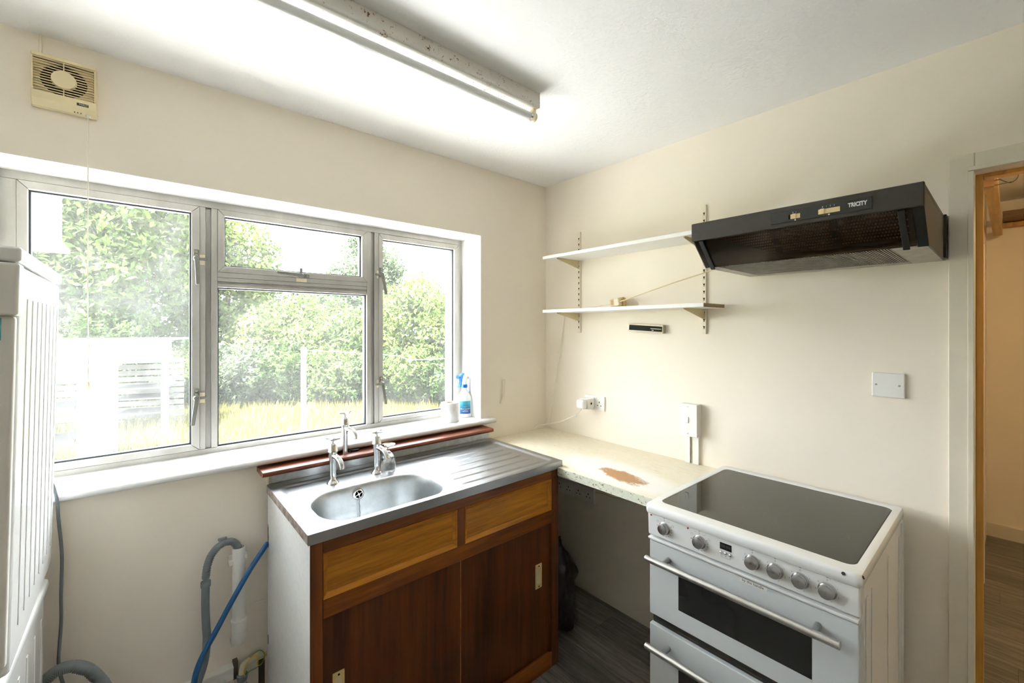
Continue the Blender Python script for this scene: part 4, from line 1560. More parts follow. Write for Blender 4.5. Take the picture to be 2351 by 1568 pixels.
# object coordinates of the board are the room's own, so the wear sits on the board
MB().box(-0.5215, -0.519, -1.094, -0.588, 0.8455, 0.8795).build('front_edge', 'worktop_edge', wt)
MB().box(-0.03, -0.001, -1.09, -0.62, 0.80, 0.846).build('wall_batten', 'shelf_white', wt)

# ------------------------------------------------------------------ cooker
plain('clock_dim', (0.05, 0.05, 0.052), 0.5, var=0)
KX0, KX1, KY0, KY1 = -0.644, -0.035, -1.101, -1.676       # front, back, left side, right side
ck = thing('cooker', 'white freestanding electric cooker with ceramic hob and double oven', 'cooker', ((KX0 + KX1) / 2, (KY0 + KY1) / 2, 0))
YL, YR = -1.106, -1.672
# body shell with pressed side panels
MB().box(-0.60, KX1 - 0.004, YR, YL, 0.03, 0.883).build('body', 'enamel_side', ck, bevel=0.002)
for y, s in ((YR, -1), (YL, 1)):
    sp_ = MB()
    for x0, x1 in ((-0.585, -0.565), (-0.52, -0.505), (-0.30, -0.285), (-0.115, -0.10), (-0.09, -0.06)):
        sp_.box(x0, x1, y, y + s * 0.0025, 0.06, 0.84)
    sp_.build('side_ribs', 'enamel_side', ck, bevel=0.001)
    MB().box(-0.075, KX1 - 0.003, y, y + s * 0.004, 0.03, 0.872).build('side_flange', 'enamel_side', ck, bevel=0.001)
# hob surround: rounded frame
hz0, hz1 = 0.884, 0.914
def hob_loop(x0, x1, y0, y1, r, z):
    cx, cy = (x0 + x1) / 2, (y0 + y1) / 2
    return rr_loop(cx, cy, abs(x1 - x0) / 2, abs(y1 - y0) / 2, r, z, 6)
loops = [hob_loop(KX0 + 0.003, KX1, KY1 + 0.002, KY0 - 0.002, 0.012, hz0), hob_loop(KX0, KX1, KY1, KY0, 0.014, hz0 + 0.004), hob_loop(KX0, KX1, KY1, KY0, 0.014, hz1 - 0.008),
         hob_loop(KX0 + 0.004, KX1 - 0.002, KY1 + 0.003, KY0 - 0.003, 0.014, hz1 - 0.001), hob_loop(KX0 + 0.010, KX1 - 0.006, KY1 + 0.008, KY0 - 0.008, 0.014, hz1),
         hob_loop(KX0 + 0.052, KX1 - 0.034, KY1 + 0.022, KY0 - 0.024, 0.024, hz1 - 0.002), hob_loop(KX0 + 0.054, KX1 - 0.036, KY1 + 0.024, KY0 - 0.026, 0.022, hz1 - 0.006)]
MB().loft(loops, True, True).build('hob_frame', 'enamel', ck, smooth=50)
gx0, gx1, gy0, gy1 = KX0 + 0.055, KX1 - 0.037, KY1 + 0.025, KY0 - 0.027
hg = MB().loft([hob_loop(gx0, gx1, gy0, gy1, 0.021, hz1 - 0.0055), hob_loop(gx0, gx1, gy0, gy1, 0.021, hz1 - 0.0028)]).build('hob_glass', 'hob_glass', ck)
MB().loft([hob_loop(gx0 - 0.0022, gx1 + 0.0022, gy0 - 0.0022, gy1 + 0.0022, 0.023, hz1 - 0.0056), hob_loop(gx0 - 0.0022, gx1 + 0.0022, gy0 - 0.0022, gy1 + 0.0022, 0.023, hz1 - 0.0036)]).build('hob_seal', 'black_rubber', ck)
plain('ring_print', (0.055, 0.053, 0.036), 0.10, var=0.1, vscale=200)
for cx, cy, r in ((-0.19, -1.26, 0.09), (-0.44, -1.26, 0.072), (-0.19, -1.52, 0.072), (-0.44, -1.52, 0.09)):
    MB().lathe([(r, 0), (r, 0.0002), (r - 0.0022, 0.0002), (r - 0.0022, 0)], (cx, cy, hz1 - 0.0029), seg=48, cap=False).build('heat_ring', 'ring_print', hg)
# chipped enamel at the near corner
for cx, cy, cz, ax_ in ((KX0 + 0.001, -1.640, hz1 - 0.006, (-1, 0, 0.6)), (KX0 + 0.016, KY1 + 0.001, hz1 - 0.006, (0, -1, 0.6))):
    MB().lathe([(0.0042, -0.002), (0.0042, 0.0012), (0.002, 0.0014)], (cx, cy, cz), ax_, 7).build('enamel_chip', 'text_black', ck)
# control panel
px0 = -0.632
MB().prism([(-0.600, 0.807), (px0, 0.809), (px0 - 0.0035, 0.8835), (-0.600, 0.8835)], 'y', YR + 0.001, YL - 0.001).build('control_panel', 'enamel', ck, bevel=0.005, seg=3)
pf = px0 - 0.0018
MB().prism([(-0.600, 0.790), (px0 + 0.004, 0.790), (px0 - 0.004, 0.797), (px0 - 0.004, 0.803), (-0.600, 0.804)], 'y', YR + 0.004, YL - 0.002).build('heat_lip', 'enamel', ck, bevel=0.002)
kn_y = [-1.167, -1.283, -1.433, -1.490, -1.548, -1.606]
kz = 0.8475
for i, y in enumerate(kn_y):
    r = 0.0172
    k = MB().lathe([(r + 0.003, 0.0), (r + 0.0028, 0.002), (r, 0.003), (r - 0.0004, 0.014), (r - 0.0015, 0.0165), (r - 0.003, 0.017)], (pf, y, kz), (-1, 0, 0), 32).build('control_knob', 'knob_rim', ck, smooth=40)
    # face disc with its own origin at the centre, for the radial brushing
    fm = MB().lathe([(r - 0.0032, 0.0), (0.008, 0.0004), (0.0001, 0.0006)], (0, 0, 0), (-1, 0, 0), 32)
    fo = fm.build('knob_face', 'knob_face', None, smooth=60)
    fo.parent = k
    fo.location = Vector((pf - 0.0165, y, kz)) - Vector(WORG[ck.name])
    items = []
    XD, YD = (0, -1, 0), (0, 0, 1)
    def mk(ang, s_, size, rad, kk=y):
        a = R(ang)
        return (s_, size, (pf - 0.0012, kk - math.sin(a) * rad, kz + math.cos(a) * rad), XD, YD, 0.0002)
    items.append(mk(0, '0', 0.0072, 0.0262))
    items.append(('-', 0.02, (pf - 0.0012, y - 0.000, kz + 0.0348), XD, YD, 0.0002))
    if i >= 2:
        for n_, ang in enumerate((58, 108, 160, 212, 262, 310)):
            items.append(mk(ang, str(n_ + 1), 0.0052, 0.0245))
        items.append((u'\u2022', 0.010, (pf - 0.0012, y + (0.006, 0.006, -0.006, -0.006)[i - 2], kz + (0.0310, 0.0370, 0.0370, 0.0310)[i - 2]), XD, YD, 0.0002))
    else:
        for s_, ang in (('40', 62), ('60', 84), ('80', 104), ('120', 124), ('160', 146), ('180', 166), ('200', 186), ('230', 276)):
            items.append(mk(ang, s_, 0.0040, 0.0250))
        items.append((u'\u2022', 0.010, (pf - 0.0012, y, kz + 0.0360), XD, YD, 0.0002))
    join_text('dial_marks', items, 'text_grey', ck)
# oven symbols round the first two dials
for y in kn_y[:2]:
    sym = MB()
    for ang, rad in ((-52, 0.029), (-24, 0.0315), (28, 0.031), (60, 0.034)):
        a = R(ang)
        cy, cz = y - math.sin(a) * rad, kz + math.cos(a) * rad
        w_, h_, t_ = 0.0032, 0.0026, 0.0004
        for b_ in ((cy - w_, cy + w_, cz - h_, cz - h_ + t_), (cy - w_, cy + w_, cz + h_ - t_, cz + h_), (cy - w_, cy - w_ + t_, cz - h_, cz + h_), (cy + w_ - t_, cy + w_, cz - h_, cz + h_)):
            sym.box(pf - 0.0013, pf - 0.0009, b_[0], b_[1], b_[2], b_[3])
    sym.build('oven_symbols', 'text_grey', ck, kind='stuff')
for y in (-1.120, -1.247):
    MB().lathe([(0.0028, 0), (0.0028, 0.0012), (0.0, 0.0024)], (pf - 0.001, y, 0.877), (-1, 0, 0), 14).build('pilot_lamp', 'red_lens', ck, smooth=40)
cl = MB().box(pf - 0.0014, pf, -1.3775, -1.3445, 0.852, 0.8715).build('clock_display', 'oven_glass', ck)
text('clock_digits', '88:88', 0.0125, 'clock_dim', cl, (pf - 0.0017, -1.361, 0.862), (0, -1, 0), (0, 0, 1), 0.0001)
for k_, y in enumerate((-1.348, -1.361, -1.374)):
    MB().lathe([(0.0046, 0), (0.0044, 0.002), (0.003, 0.0036), (0.0, 0.0042)], (pf - 0.0005, y, 0.8425), (-1, 0, 0), 16).build('clock_button', 'chrome', ck, smooth=50)
join_text('button_marks', [('^', 0.009, (pf - 0.0012, -1.348, 0.8330), (0, -1, 0), (0, 0, 1), 0.0002), ('v', 0.006, (pf - 0.0012, -1.374, 0.8335), (0, -1, 0), (0, 0, 1), 0.0002), ('=', 0.008, (pf - 0.0012, -1.361, 0.8340), (0, -1, 0), (0, 0, 1), 0.0002), ('_______', 0.008, (pf - 0.0012, -1.361, 0.8325), (0, -1, 0), (0, 0, 1), 0.0002)], 'text_grey', ck)

def oven_door(z0, z1, wz0, wz1, hz):
    xd = -0.628
    d = MB().box(xd, -0.600, YR + 0.005, YL - 0.004, z0, z1).build('oven_door', 'door_glasswhite', ck, bevel=0.0025)
    MB().box(xd - 0.0006, xd + 0.001, -1.572, -1.212, wz0, wz1).build('oven_window', 'oven_glass', d)
    xb = xd - 0.045
    MB().cyl((xb, -1.122, hz), (xb, -1.640, hz), 0.0100, 20).build('handle_bar', 'brushed', d, smooth=40, bevel=0.001)
    for y in (-1.178, -1.585):
        MB().cyl((xd, y, hz), (xb, y, hz), 0.0085, 16).build('handle_post', 'grey_metal', d, smooth=40)
    return d

d1 = oven_door(0.545, 0.789, 0.602, 0.728, 0.748)
lb2 = MB().box(-0.6288, -0.6280, -1.468, -1.398, 0.7775, 0.7885).build('warning_label', 'white_plastic', d1)
text('label_print', 'by the handle', 0.0105, 'text_black', d1, (-0.6290, -1.432, 0.7835), (0, -1, 0), (0, 0, 1), 0.0001)
d2_ = oven_door(0.075, 0.512, 0.13, 0.437, 0.462)
vt = MB().box(-0.612, -0.600, YR + 0.01, YL - 0.008, 0.512, 0.545).build('vent_strip', 'black_plastic', ck)
for k in range(5):
    y = -1.20 - k * 0.09
    for z in (0.519, 0.532):
        MB().box(-0.6135, -0.612, y - 0.07, y, z, z + 0.003).build('vent_slot', 'duct_dark', vt, bevel=0.0006)
MB().box(-0.605, -0.10, YR + 0.01, YL - 0.01, 0.0, 0.03).build('plinth', 'black_plastic', ck)
MB().box(-0.606, -0.600, YR + 0.005, YL - 0.004, 0.03, 0.074).build('kick_panel', 'enamel', ck)

# ------------------------------------------------------------------ extractor hood
HY0, HY1 = -1.194, -1.768
hd_ = thing('cooker_hood', 'dark brown cooker hood with slide switches and smoked visor', 'cooker hood', (-0.25, -1.48, 1.71))
zt, zb, xf = 1.851, 1.712, -0.502
# shell with the visor side left open: top, back, two cheeks
MB().box(xf, -0.004, HY1, HY0, zt - 0.012, zt).build('top_panel', 'hood_black', hd_, bevel=0.002)
MB().box(-0.012, -0.002, HY1, HY0, zb, zt - 0.012).build('back_panel', 'hood_grey', hd_)
cheek = [(-0.012, zb), (-0.405, zb), (-0.498, 1.795), (-0.498, zt - 0.012), (-0.012, zt - 0.012)]
MB().prism(cheek, 'y', HY0 - 0.004, HY0).build('cheek', 'hood_side', hd_, bevel=0.001)
MB().prism(cheek, 'y', HY1, HY1 + 0.004).build('cheek', 'hood_side', hd_, bevel=0.001)
MB().box(-0.045, -0.002, HY1 - 0.006, HY1, zb + 0.005, zt - 0.001).build('wall_filler', 'hood_black', hd_, label='dark filler strip at the wall')
MB().box(xf - 0.004, xf + 0.012, HY1 - 0.001, HY0 + 0.001, 1.793, zt + 0.001).build('fascia', 'hood_black', hd_, bevel=0.003)
cp_ = MB().box(xf - 0.006, xf - 0.004, -1.672, -1.437, 1.805, 1.838).build('control_plate', 'hood_panel', hd_, bevel=0.001)
for y0, y1, sl in ((-1.489, -1.513, -1.4985), (-1.556, -1.605, -1.5655)):
    MB().box(xf - 0.0066, xf - 0.0058, y1, y0, 1.8125, 1.8255).build('switch_slot', 'switch_cream', cp_)
    MB().box(xf - 0.010, xf - 0.006, sl - 0.005, sl + 0.005, 1.8115, 1.8265).build('switch_slider', 'switch_cream', cp_, bevel=0.0012)
    MB().lathe([(0.0022, 0), (0.0022, 0.0005)], (xf - 0.006, (y0 + y1) / 2, 1.8085), (-1, 0, 0), 10).build('pilot_dot', 'text_white', cp_)
MB().box(xf - 0.0065, xf - 0.0057, -1.489, -1.484, 1.8125, 1.8255).build('switch_gap', 'dark_hole', cp_)
join_text('switch_marks', [('0', 0.0052, (xf - 0.0064, -1.4955, 1.8305), (0, -1, 0), (0, 0, 1), 0.0002), ('1', 0.0052, (xf - 0.0064, -1.5030, 1.8305), (0, -1, 0), (0, 0, 1), 0.0002)]
          + [(str(n_), 0.0052, (xf - 0.0064, -1.566 - 0.0088 * n_, 1.8310), (0, -1, 0), (0, 0, 1), 0.0002) for n_ in range(4)], 'text_white', cp_)
text('maker_name', 'TRICITY', 0.0150, 'text_white', cp_, (xf - 0.0064, -1.642, 1.823), (0, -1, 0), (0, 0, 1), 0.0003, 'CENTER', 0.72, 0.0006)
# sloping visor and the perforated lamp panel behind it
def vis(u, n):
    """u: 0 at the fascia, 1 at the bottom edge; n: distance outward."""
    a = Vector((-0.497, 0, 1.794))
    b = Vector((-0.409, 0, zb + 0.001))
    d = b - a
    nn = Vector((d.z, 0, -d.x)).normalized()
    if nn.x > 0:
        nn = -nn
    p = a + d * u + nn * n
    return p.x, p.z
def vslab(u0, u1, n0, n1, y0, y1):
    q = [vis(u0, n0), vis(u1, n0), vis(u1, n1), vis(u0, n1)]
    return MB().prism(q, 'y', y0, y1)
vslab(0.02, 0.99, 0.0, 0.003, HY1 + 0.022, HY0 - 0.006).build('visor', 'smoked', hd_)
for y in (HY0 - 0.030, HY1 + 0.042):
    vslab(0.0, 1.05, 0.003, 0.009, y - 0.007, y + 0.007).build('visor_grip', 'black_plastic', hd_, bevel=0.0015)
vslab(0.0, 1.04, -0.004, 0.002, HY1, HY1 + 0.021).build('visor_edge', 'hood_panel', hd_)
vslab(0.02, 0.98, -0.020, -0.018, HY1 + 0.01, HY0 - 0.01).build('lamp_panel', 'hood_panel', hd_)
pf_ = MB()
for r_ in range(9):
    u = 0.13 + r_ * 0.088
    for c in range(72):
        y = -1.245 - c * 0.0068 - (0.0034 if r_ % 2 else 0)
        if 47 < c < 51 or 25 < c < 29:
            if r_ % 3:
                continue
        X, Z = vis(u, -0.0176)
        X2, Z2 = vis(u, -0.0168)
        pf_.lathe([(0.0026, 0), (0.0014, 0.0006)], (X, y, Z), (X2 - X, 0, Z2 - Z), 6)
pf_.build('perforations', 'perforation', hd_, kind='stuff')
# underside with the grease filter
MB().box(-0.405, -0.012, HY1 + 0.004, HY0 - 0.004, zb + 0.004, zb + 0.008).build('base_plate', 'hood_grey', hd_)
MB().box(-0.40, -0.012, HY1 + 0.004, HY1 + 0.075, zb - 0.001, zb + 0.004).build('base_margin', 'hood_grey', hd_, bevel=0.0006)
MB().box(-0.40, -0.012, HY0 - 0.045, HY0 - 0.004, zb - 0.001, zb + 0.004).build('base_margin', 'hood_grey', hd_, bevel=0.0006)
MB().box(-0.06, -0.012, HY1 + 0.075, HY0 - 0.045, zb - 0.002, zb + 0.004).build('filter_clip', 'hood_grey', hd_, bevel=0.0006)
ff = MB()
k = 0
y = HY0 - 0.049
while y > HY1 + 0.078:
    ff.box(-0.395, -0.062, y - 0.0026, y, zb - 0.0005, zb + 0.003)
    y -= 0.0062
ff.build('filter_slats', 'filter_grey', hd_, kind='stuff')

# ------------------------------------------------------------------ wall shelves
def upright(label, y):
    u = thing('shelf_upright', label, 'shelf upright', (0, y, 1.47), 'slotted shelf uprights on the cream wall')
    MB().box(-0.012, 0, y - 0.0085, y + 0.0085, 1.472, 2.05).build('channel', 'upright_cream', u, bevel=0.0015)
    pr = None
    for k in range(17):
        z = 1.50 + k * 0.0318
        if pr is None:
            pr = MB().prism([(y - 0.0042, z + 0.007), (y + 0.0042, z + 0.007), (y + 0.0032, z + 0.003), (y + 0.0018, z + 0.002), (y + 0.0012, z - 0.006), (y - 0.0012, z - 0.006), (y - 0.0018, z + 0.002), (y - 0.0032, z + 0.003)], 'x', -0.0128, -0.0115).build('slot', 'dark_hole', u)
        else:
            inst(pr, 'slot', u, (0, 0, k * 0.0318))
    return u


upright('slotted cream shelf upright nearer the room corner', -0.278)
upright('slotted cream shelf upright behind the cooker hood end', -1.005)


def bracket(label, y, zs, mat='bracket_cream', L=0.195):
    b = thing('shelf_bracket', label, 'bracket', (-0.012, y, zs - 0.045), 'cream steel shelf brackets')
    MB().prism([(-0.0130, zs - 0.0005), (-L, zs - 0.0005), (-L, zs - 0.006), (-0.0130, zs - 0.047)], 'y', y - 0.0016, y + 0.0016).build('arm', mat, b, bevel=0.0005)
    MB().box(-L + 0.004, -0.0130, y - 0.007, y + 0.007, zs - 0.0022, zs - 0.0003).build('flange', mat, b)
    for z in (zs - 0.014, zs - 0.024):
        MB().lathe([(0.003, 0), (0.003, 0.001)], (-0.026, y + 0.0016, z), (0, 1, 0), 10).build('hole', 'dark_hole' if z > zs - 0.02 else 'text_white', b)
    return b


Z1, Z2 = 1.901, 1.601
TH = 0.0165
bracket('cream bracket under the upper shelf nearer the room corner', -0.278, Z1 - TH)
bracket('cream bracket under the upper shelf beside the cooker hood', -1.005, Z1 - TH)
bracket('cream bracket under the lower shelf nearer the room corner', -0.278, Z2 - TH)
bracket('cream bracket under the raw end of the lower shelf', -1.005, Z2 - TH)
s_ = thing('wall_shelf', 'white board shelf, the upper one, running into the cooker hood', 'shelf', (-0.1, -0.65, Z1 - TH))
MB().box(-0.208, -0.014, -1.11, -0.180, Z1 - TH, Z1).build('board', 'shelf_white', s_, bevel=0.001)
s_ = thing('wall_shelf', 'white board shelf, the lower one, with a raw brown end', 'shelf', (-0.1, -0.65, Z2 - TH))
MB().box(-0.208, -0.014, -1.094, -0.180, Z2 - TH, Z2).build('board', 'shelf_white', s_, bevel=0.001)
MB().box(-0.207, -0.014, -1.0955, -1.094, Z2 - TH + 0.0005, Z2 - 0.0005).build('raw_end', 'chipboard', s_)

# trailing socket with plug on the lower shelf and its cables
tp = thing('trailing_socket', 'yellowed trailing socket with a cream plug lying on the lower shelf', 'socket', (-0.06, -0.57, Z2))
def tilt_box(name, mat, par, c, sx, sy, sz, tilt, bev, yaw=0):
    m = MB().box(-sx / 2, sx / 2, -sy / 2, sy / 2, -sz / 2, sz / 2)
    M = Matrix.Translation(c) @ Matrix.Rotation(yaw, 4, 'Z') @ Matrix.Rotation(tilt, 4, 'X')
    m.v = [tuple(M @ Vector(p)) for p in m.v]
    return m.build(name, mat, par, bevel=bev, seg=3)
tilt_box('socket_body', 'tan_plastic', tp, (-0.045, -0.575, Z2 + 0.0275), 0.03, 0.082, 0.052, R(-8), 0.012)
tilt_box('plug_body', 'old_plastic', tp, (-0.076, -0.578, Z2 + 0.028), 0.028, 0.058, 0.044, R(-8), 0.009)
tilt_box('rating_label', 'tan_plastic', tp, (-0.0905, -0.566, Z2 + 0.0285), 0.0012, 0.022, 0.034, R(-8), 0.0004)
text('label_print', 'IIIIII', 0.016, 'text_black', tp, (-0.0914, -0.566, Z2 + 0.0285), (0, 0, -1), (0, -1, 0), 0.0001)
MB().tube([(-0.078, -0.605, Z2 + 0.032), (-0.07, -0.68, Z2 + 0.052), (-0.06, -0.85, Z2 + 0.098), (-0.05, -1.00, Z2 + 0.135), (-0.04, -1.196, Z2 + 0.18)], [0.0042, 0.0030, 0.0028, 0.0028, 0.0028], 8).build('cable', 'cable_cream', tp, smooth=60)
MB().tube([(-0.045, -0.535, Z2 + 0.022), (-0.05, -0.50, Z2 + 0.020), (-0.055, -0.40, Z2 + 0.012), (-0.06, -0.30, Z2 + 0.004), (-0.05, -0.22, Z2 + 0.004), (-0.03, -0.172, Z2 - 0.004), (-0.012, -0.166, Z2 - 0.035), (-0.010, -0.145, 1.45), (-0.012, -0.095, 1.20), (-0.012, -0.045, 0.96), (-0.016, -0.034, 0.883)], 0.0026, 8).build('cable', 'cable_white', tp, smooth=60)

# wall-mounted opener
bo = thing('bottle_opener', 'wall-mounted black and silver jar opener under the lower shelf', 'opener', (0, -0.715, 1.475))
def op(y0, y1, x0, x1, z0, z1, nm, mat, bev=0.001, par=None):
    m = MB().box(x0, x1, y0, y1, z0, z1)
    cy, cz = -0.716, 1.498
    a = R(3.3)
    m.v = [(p[0], cy + (p[1] - cy) * math.cos(a) - (p[2] - cz) * math.sin(a), cz + (p[1] - cy) * math.sin(a) + (p[2] - cz) * math.cos(a)) for p in m.v]
    return m.build(nm, mat, par or bo, bevel=bev)
op(-0.812, -0.620, -0.020, -0.0005, 1.4775, 1.5185, 'case', 'hood_grey', 0.002)
op(-0.812, -0.620, -0.026, -0.0202, 1.511, 1.5185, 'top_bar', 'opener_metal')
op(-0.812, -0.620, -0.026, -0.0202, 1.4775, 1.484, 'bottom_bar', 'opener_metal')
op(-0.812, -0.808, -0.026, -0.0202, 1.484, 1.511, 'end_bar', 'opener_metal')
op(-0.807, -0.621, -0.0225, -0.0202, 1.485, 1.510, 'insert', 'matt_black')
op(-0.802, -0.745, -0.0255, -0.0227, 1.496, 1.4995, 'blade', 'opener_metal', 0.0006)
op(-0.762, -0.752, -0.0250, -0.0227, 1.4875, 1.4915, 'rivet', 'opener_metal', 0.0006)

# double socket and plug stack by the corner
def socket_plate(name, label, y0, y1, z0, z1, x=0.0, grp=None, depth=0.010):
    s = thing(name, label, 'socket', (x, (y0 + y1) / 2, z0), grp)
    MB().box(x - depth, x, y1, y0, z0, z1).build('plate', 'white_plastic', s, bevel=0.003)
    w_ = (y0 - y1) / 2
    for k in range(2):
        yc = y0 - w_ * (k + 0.5)
        zc = (z0 + z1) / 2
        h = MB()
        h.box(x - depth - 0.0004, x - depth + 0.0004, yc - 0.0022, yc + 0.0022, zc + 0.002, zc + 0.010)
        h.box(x - depth - 0.0004, x - depth + 0.0004, yc - 0.0145, yc - 0.0080, zc - 0.014, zc - 0.010)
        h.box(x - depth - 0.0004, x - depth + 0.0004, yc + 0.0080, yc + 0.0145, zc - 0.014, zc - 0.010)
        h.build('pin_holes', 'dark_hole', s)
        ys = yc + (0.022 if k else -0.022)
        MB().box(x - depth - 0.003, x - depth, ys - 0.006, ys + 0.006, zc + 0.010, zc + 0.030).build('switch', 'white_plastic', s, bevel=0.0012)
    return s


socket_plate('double_socket', 'white double wall socket above the worktop with a plug in it', -0.318, -0.456, 1.042, 1.124)
ad_ = thing('plug_adaptor', 'white block plug adaptor in the double socket', 'adaptor', (-0.01, -0.362, 1.05))
MB().box(-0.068, -0.0135, -0.390, -0.328, 1.052, 1.110).build('block', 'white_plastic', ad_, bevel=0.003)
MB().lathe([(0.0085, 0), (0.0085, 0.0006)], (-0.040, -0.3901, 1.082), (0, -1, 0), 20).build('fuse_hole', 'tan_plastic', ad_)
MB().lathe([(0.005, 0), (0.005, 0.0008)], (-0.040, -0.3903, 1.082), (0, -1, 0), 16).build('fuse', 'dark_hole', ad_)
pl_ = thing('white_plug', 'white rounded mains plug in the block adaptor', 'plug', (-0.07, -0.358, 1.055))
MB().box(-0.104, -0.0685, -0.386, -0.334, 1.056, 1.106).build('plug_body', 'white_plastic', pl_, bevel=0.010, seg=3)
MB().tube([(-0.085, -0.358, 1.057), (-0.085, -0.345, 1.040), (-0.085, -0.30, 1.005), (-0.09, -0.22, 0.965), (-0.10, -0.13, 0.935), (-0.10, -0.06, 0.917), (-0.11, -0.025, 0.905), (-0.13, -0.016, 0.884)], 0.0034, 8).build('cable', 'cable_white', pl_, smooth=60)
MB().box(-0.09, -0.08, -0.325, -0.313, 1.004, 1.016).build('cable_tie', 'text_white', pl_, bevel=0.002)

# cooker switch with trunking
cs = thing('cooker_switch', 'white boxed cooker switch with rocker above the worktop end', 'switch', (0, -0.945, 1.0))
MB().box(-0.034, 0, -0.988, -0.9075, 1.009, 1.154).build('back_box', 'white_plastic', cs, bevel=0.004)
MB().box(-0.045, -0.0345, -0.989, -0.9065, 1.008, 1.155).build('front_plate', 'white_plastic', cs, bevel=0.003)
MB().prism([(-0.045, 1.068), (-0.051, 1.070), (-0.048, 1.096), (-0.045, 1.096)], 'y', -0.950, -0.933).build('rocker', 'white_plastic', cs, bevel=0.001)
for z in (1.021, 1.142):
    MB().lathe([(0.0030, 0), (0.0030, 0.0006)], (-0.045, -0.9465, z), (-1, 0, 0), 12).build('screw', 'grey_metal', cs)
for k, (ya, yb) in enumerate(((-0.917, -0.941), (-0.954, -0.982))):
    lb3 = ('white mini trunking strip under the cooker switch on the socket side', 'white mini trunking strip under the cooker switch on the hood side')[k]
    solo(MB().box(-0.016, -0.0005, yb, ya, 0.8805, 1.0075), 'mini_trunking', 'white_plastic', lb3, 'trunking', (-0.008, (ya + yb) / 2, 0.8805), bevel=0.001)
solo(MB().tube([(-0.006, -0.9475, 1.007), (-0.006, -0.9475, 0.93), (-0.007, -0.9475, 0.881)], 0.0042, 8), 'grey_cable', 'old_pipe', 'bare grey cable between the two trunking strips', 'cable', (-0.006, -0.9475, 0.881), smooth=60)

bp_ = thing('blank_plate', 'white blank cover plate with two screws near the doorway', 'cover plate', (0, -1.632, 1.264))
MB().box(-0.010, 0, -1.675, -1.589, 1.264, 1.347).build('plate', 'white_plastic', bp_, bevel=0.004, seg=3)
for y in (-1.601, -1.661):
    MB().lathe([(0.0032, 0), (0.0034, 0.0003), (0.0022, 0.0006)], (-0.010, y, 1.306), (-1, 0, 0), 14).build('screw', 'grey_metal', bp_)

# four double sockets in a block under the worktop
for k, (y0, z0) in enumerate(((-0.098, 0.605), (-0.245, 0.605), (-0.098, 0.520), (-0.245, 0.520))):
    lb4 = ('upper double socket under the worktop beside the sink cabinet', 'upper double socket under the worktop on the cooker side', 'lower double socket under the worktop beside the sink cabinet', 'lower double socket under the worktop on the cooker side')[k]
    socket_plate('low_socket', lb4, y0, y0 - 0.146, z0, z0 + 0.084, 0.0, 'block of sockets under the worktop', 0.022)
solo(MB().tube([(-0.006, -0.392, 0.585), (-0.006, -0.45, 0.592), (-0.006, -0.55, 0.60), (-0.006, -0.66, 0.69), (-0.006, -0.68, 0.845)], 0.003, 6), 'socket_cable', 'cable_cream', 'thin cable leading up from the socket block under the worktop', 'cable', (-0.006, -0.5, 0.6), smooth=60)

# pipe stub on the window wall
ps = thing('pipe_stub', 'painted-over capped pipe stub on the window wall above the worktop', 'pipe', (-0.35, -0.012, 1.065))
MB().tube([(-0.366, -0.004, 1.068), (-0.360, -0.012, 1.088), (-0.354, -0.014, 1.11), (-0.352, -0.014, 1.19)], 0.0062, 12).build('tube', 'upright_cream', ps, smooth=60)
MB().lathe([(0.0085, 0), (0.0088, 0.006), (0.0088, 0.011), (0.007, 0.014), (0.007, 0.026)], (-0.352, -0.014, 1.180), seg=16).build('cap_nut', 'upright_cream', ps, smooth=40)

# bin bag under the worktop
def bag():
    n, m_ = 36, 22
    loops = []
    for i in range(m_ + 1):
        t = i / m_
        z = 0.40 * t
        base = 0.165 * (1 - 0.25 * t) * (sst(0, 0.10, t) * 0.35 + 0.65)
        if t > 0.55:
            base *= 1 - 0.75 * sst(0.55, 1.0, t)
        L = []
        for k in range(n):
            a = 2 * PI * k / n
            w_ = 1 + 0.10 * math.sin(3 * a + 5 * t) + 0.06 * math.sin(7 * a - 9 * t) + 0.05 * math.sin(11 * a + 17 * t)
            r_ = base * w_
            L.append((-0.335 + 0.05 * t + r_ * math.cos(a), -0.335 + 0.02 * math.sin(4 * t) + r_ * math.sin(a), 0.003 + z + 0.008 * math.sin(5 * a + 3 * t) * (t > 0.05)))
        loops.append(L)
    return MB().loft(loops)
solo(bag(), 'bin_bag', 'bag_black', 'slumped black plastic bin bag on the floor under the worktop', 'bag', (-0.335, -0.335, 0), smooth=80)


# ------------------------------------------------------------------ ceiling light
lt = thing('strip_light', 'rust-flecked white fluorescent strip light on the ceiling', 'ceiling light', (-1.55, -0.72, CEIL))
LX0, LX1 = -2.32, -0.792
ly0, ly1 = -0.748, -0.704
zc = CEIL
MB().box(LX0, LX1, ly0, ly1, zc - 0.048, zc).build('channel', 'rusty_white', lt, bevel=0.0015)
MB().box(LX0 - 0.0, LX1 + 0.0006, ly0 - 0.0022, ly0, zc - 0.052, zc - 0.040).build('cover_lip', 'rusty_white', lt, bevel=0.0008)
MB().box(LX0, LX1 + 0.0006, ly0 - 0.0022, ly1 + 0.0022, zc - 0.0545, zc - 0.0485).build('cover', 'rusty_white', lt, bevel=0.0012)
MB().box(LX1, LX1 + 0.003, ly0 - 0.001, ly1 + 0.001, zc - 0.0545, zc - 0.0005).build('end_cap', 'rusty_white', lt, bevel=0.0008)
yt, ztb = -0.724, zc - 0.083
MB().cyl((LX0 + 0.03, yt, ztb), (LX1 - 0.026, yt, ztb), 0.0128, 24).build('tube', 'tube_glass', lt, smooth=40)
MB().cyl((LX1 - 0.027, yt, ztb), (LX1 - 0.014, yt, ztb), 0.0131, 24).build('tube_cap', 'chrome', lt, smooth=40)
hm = MB()
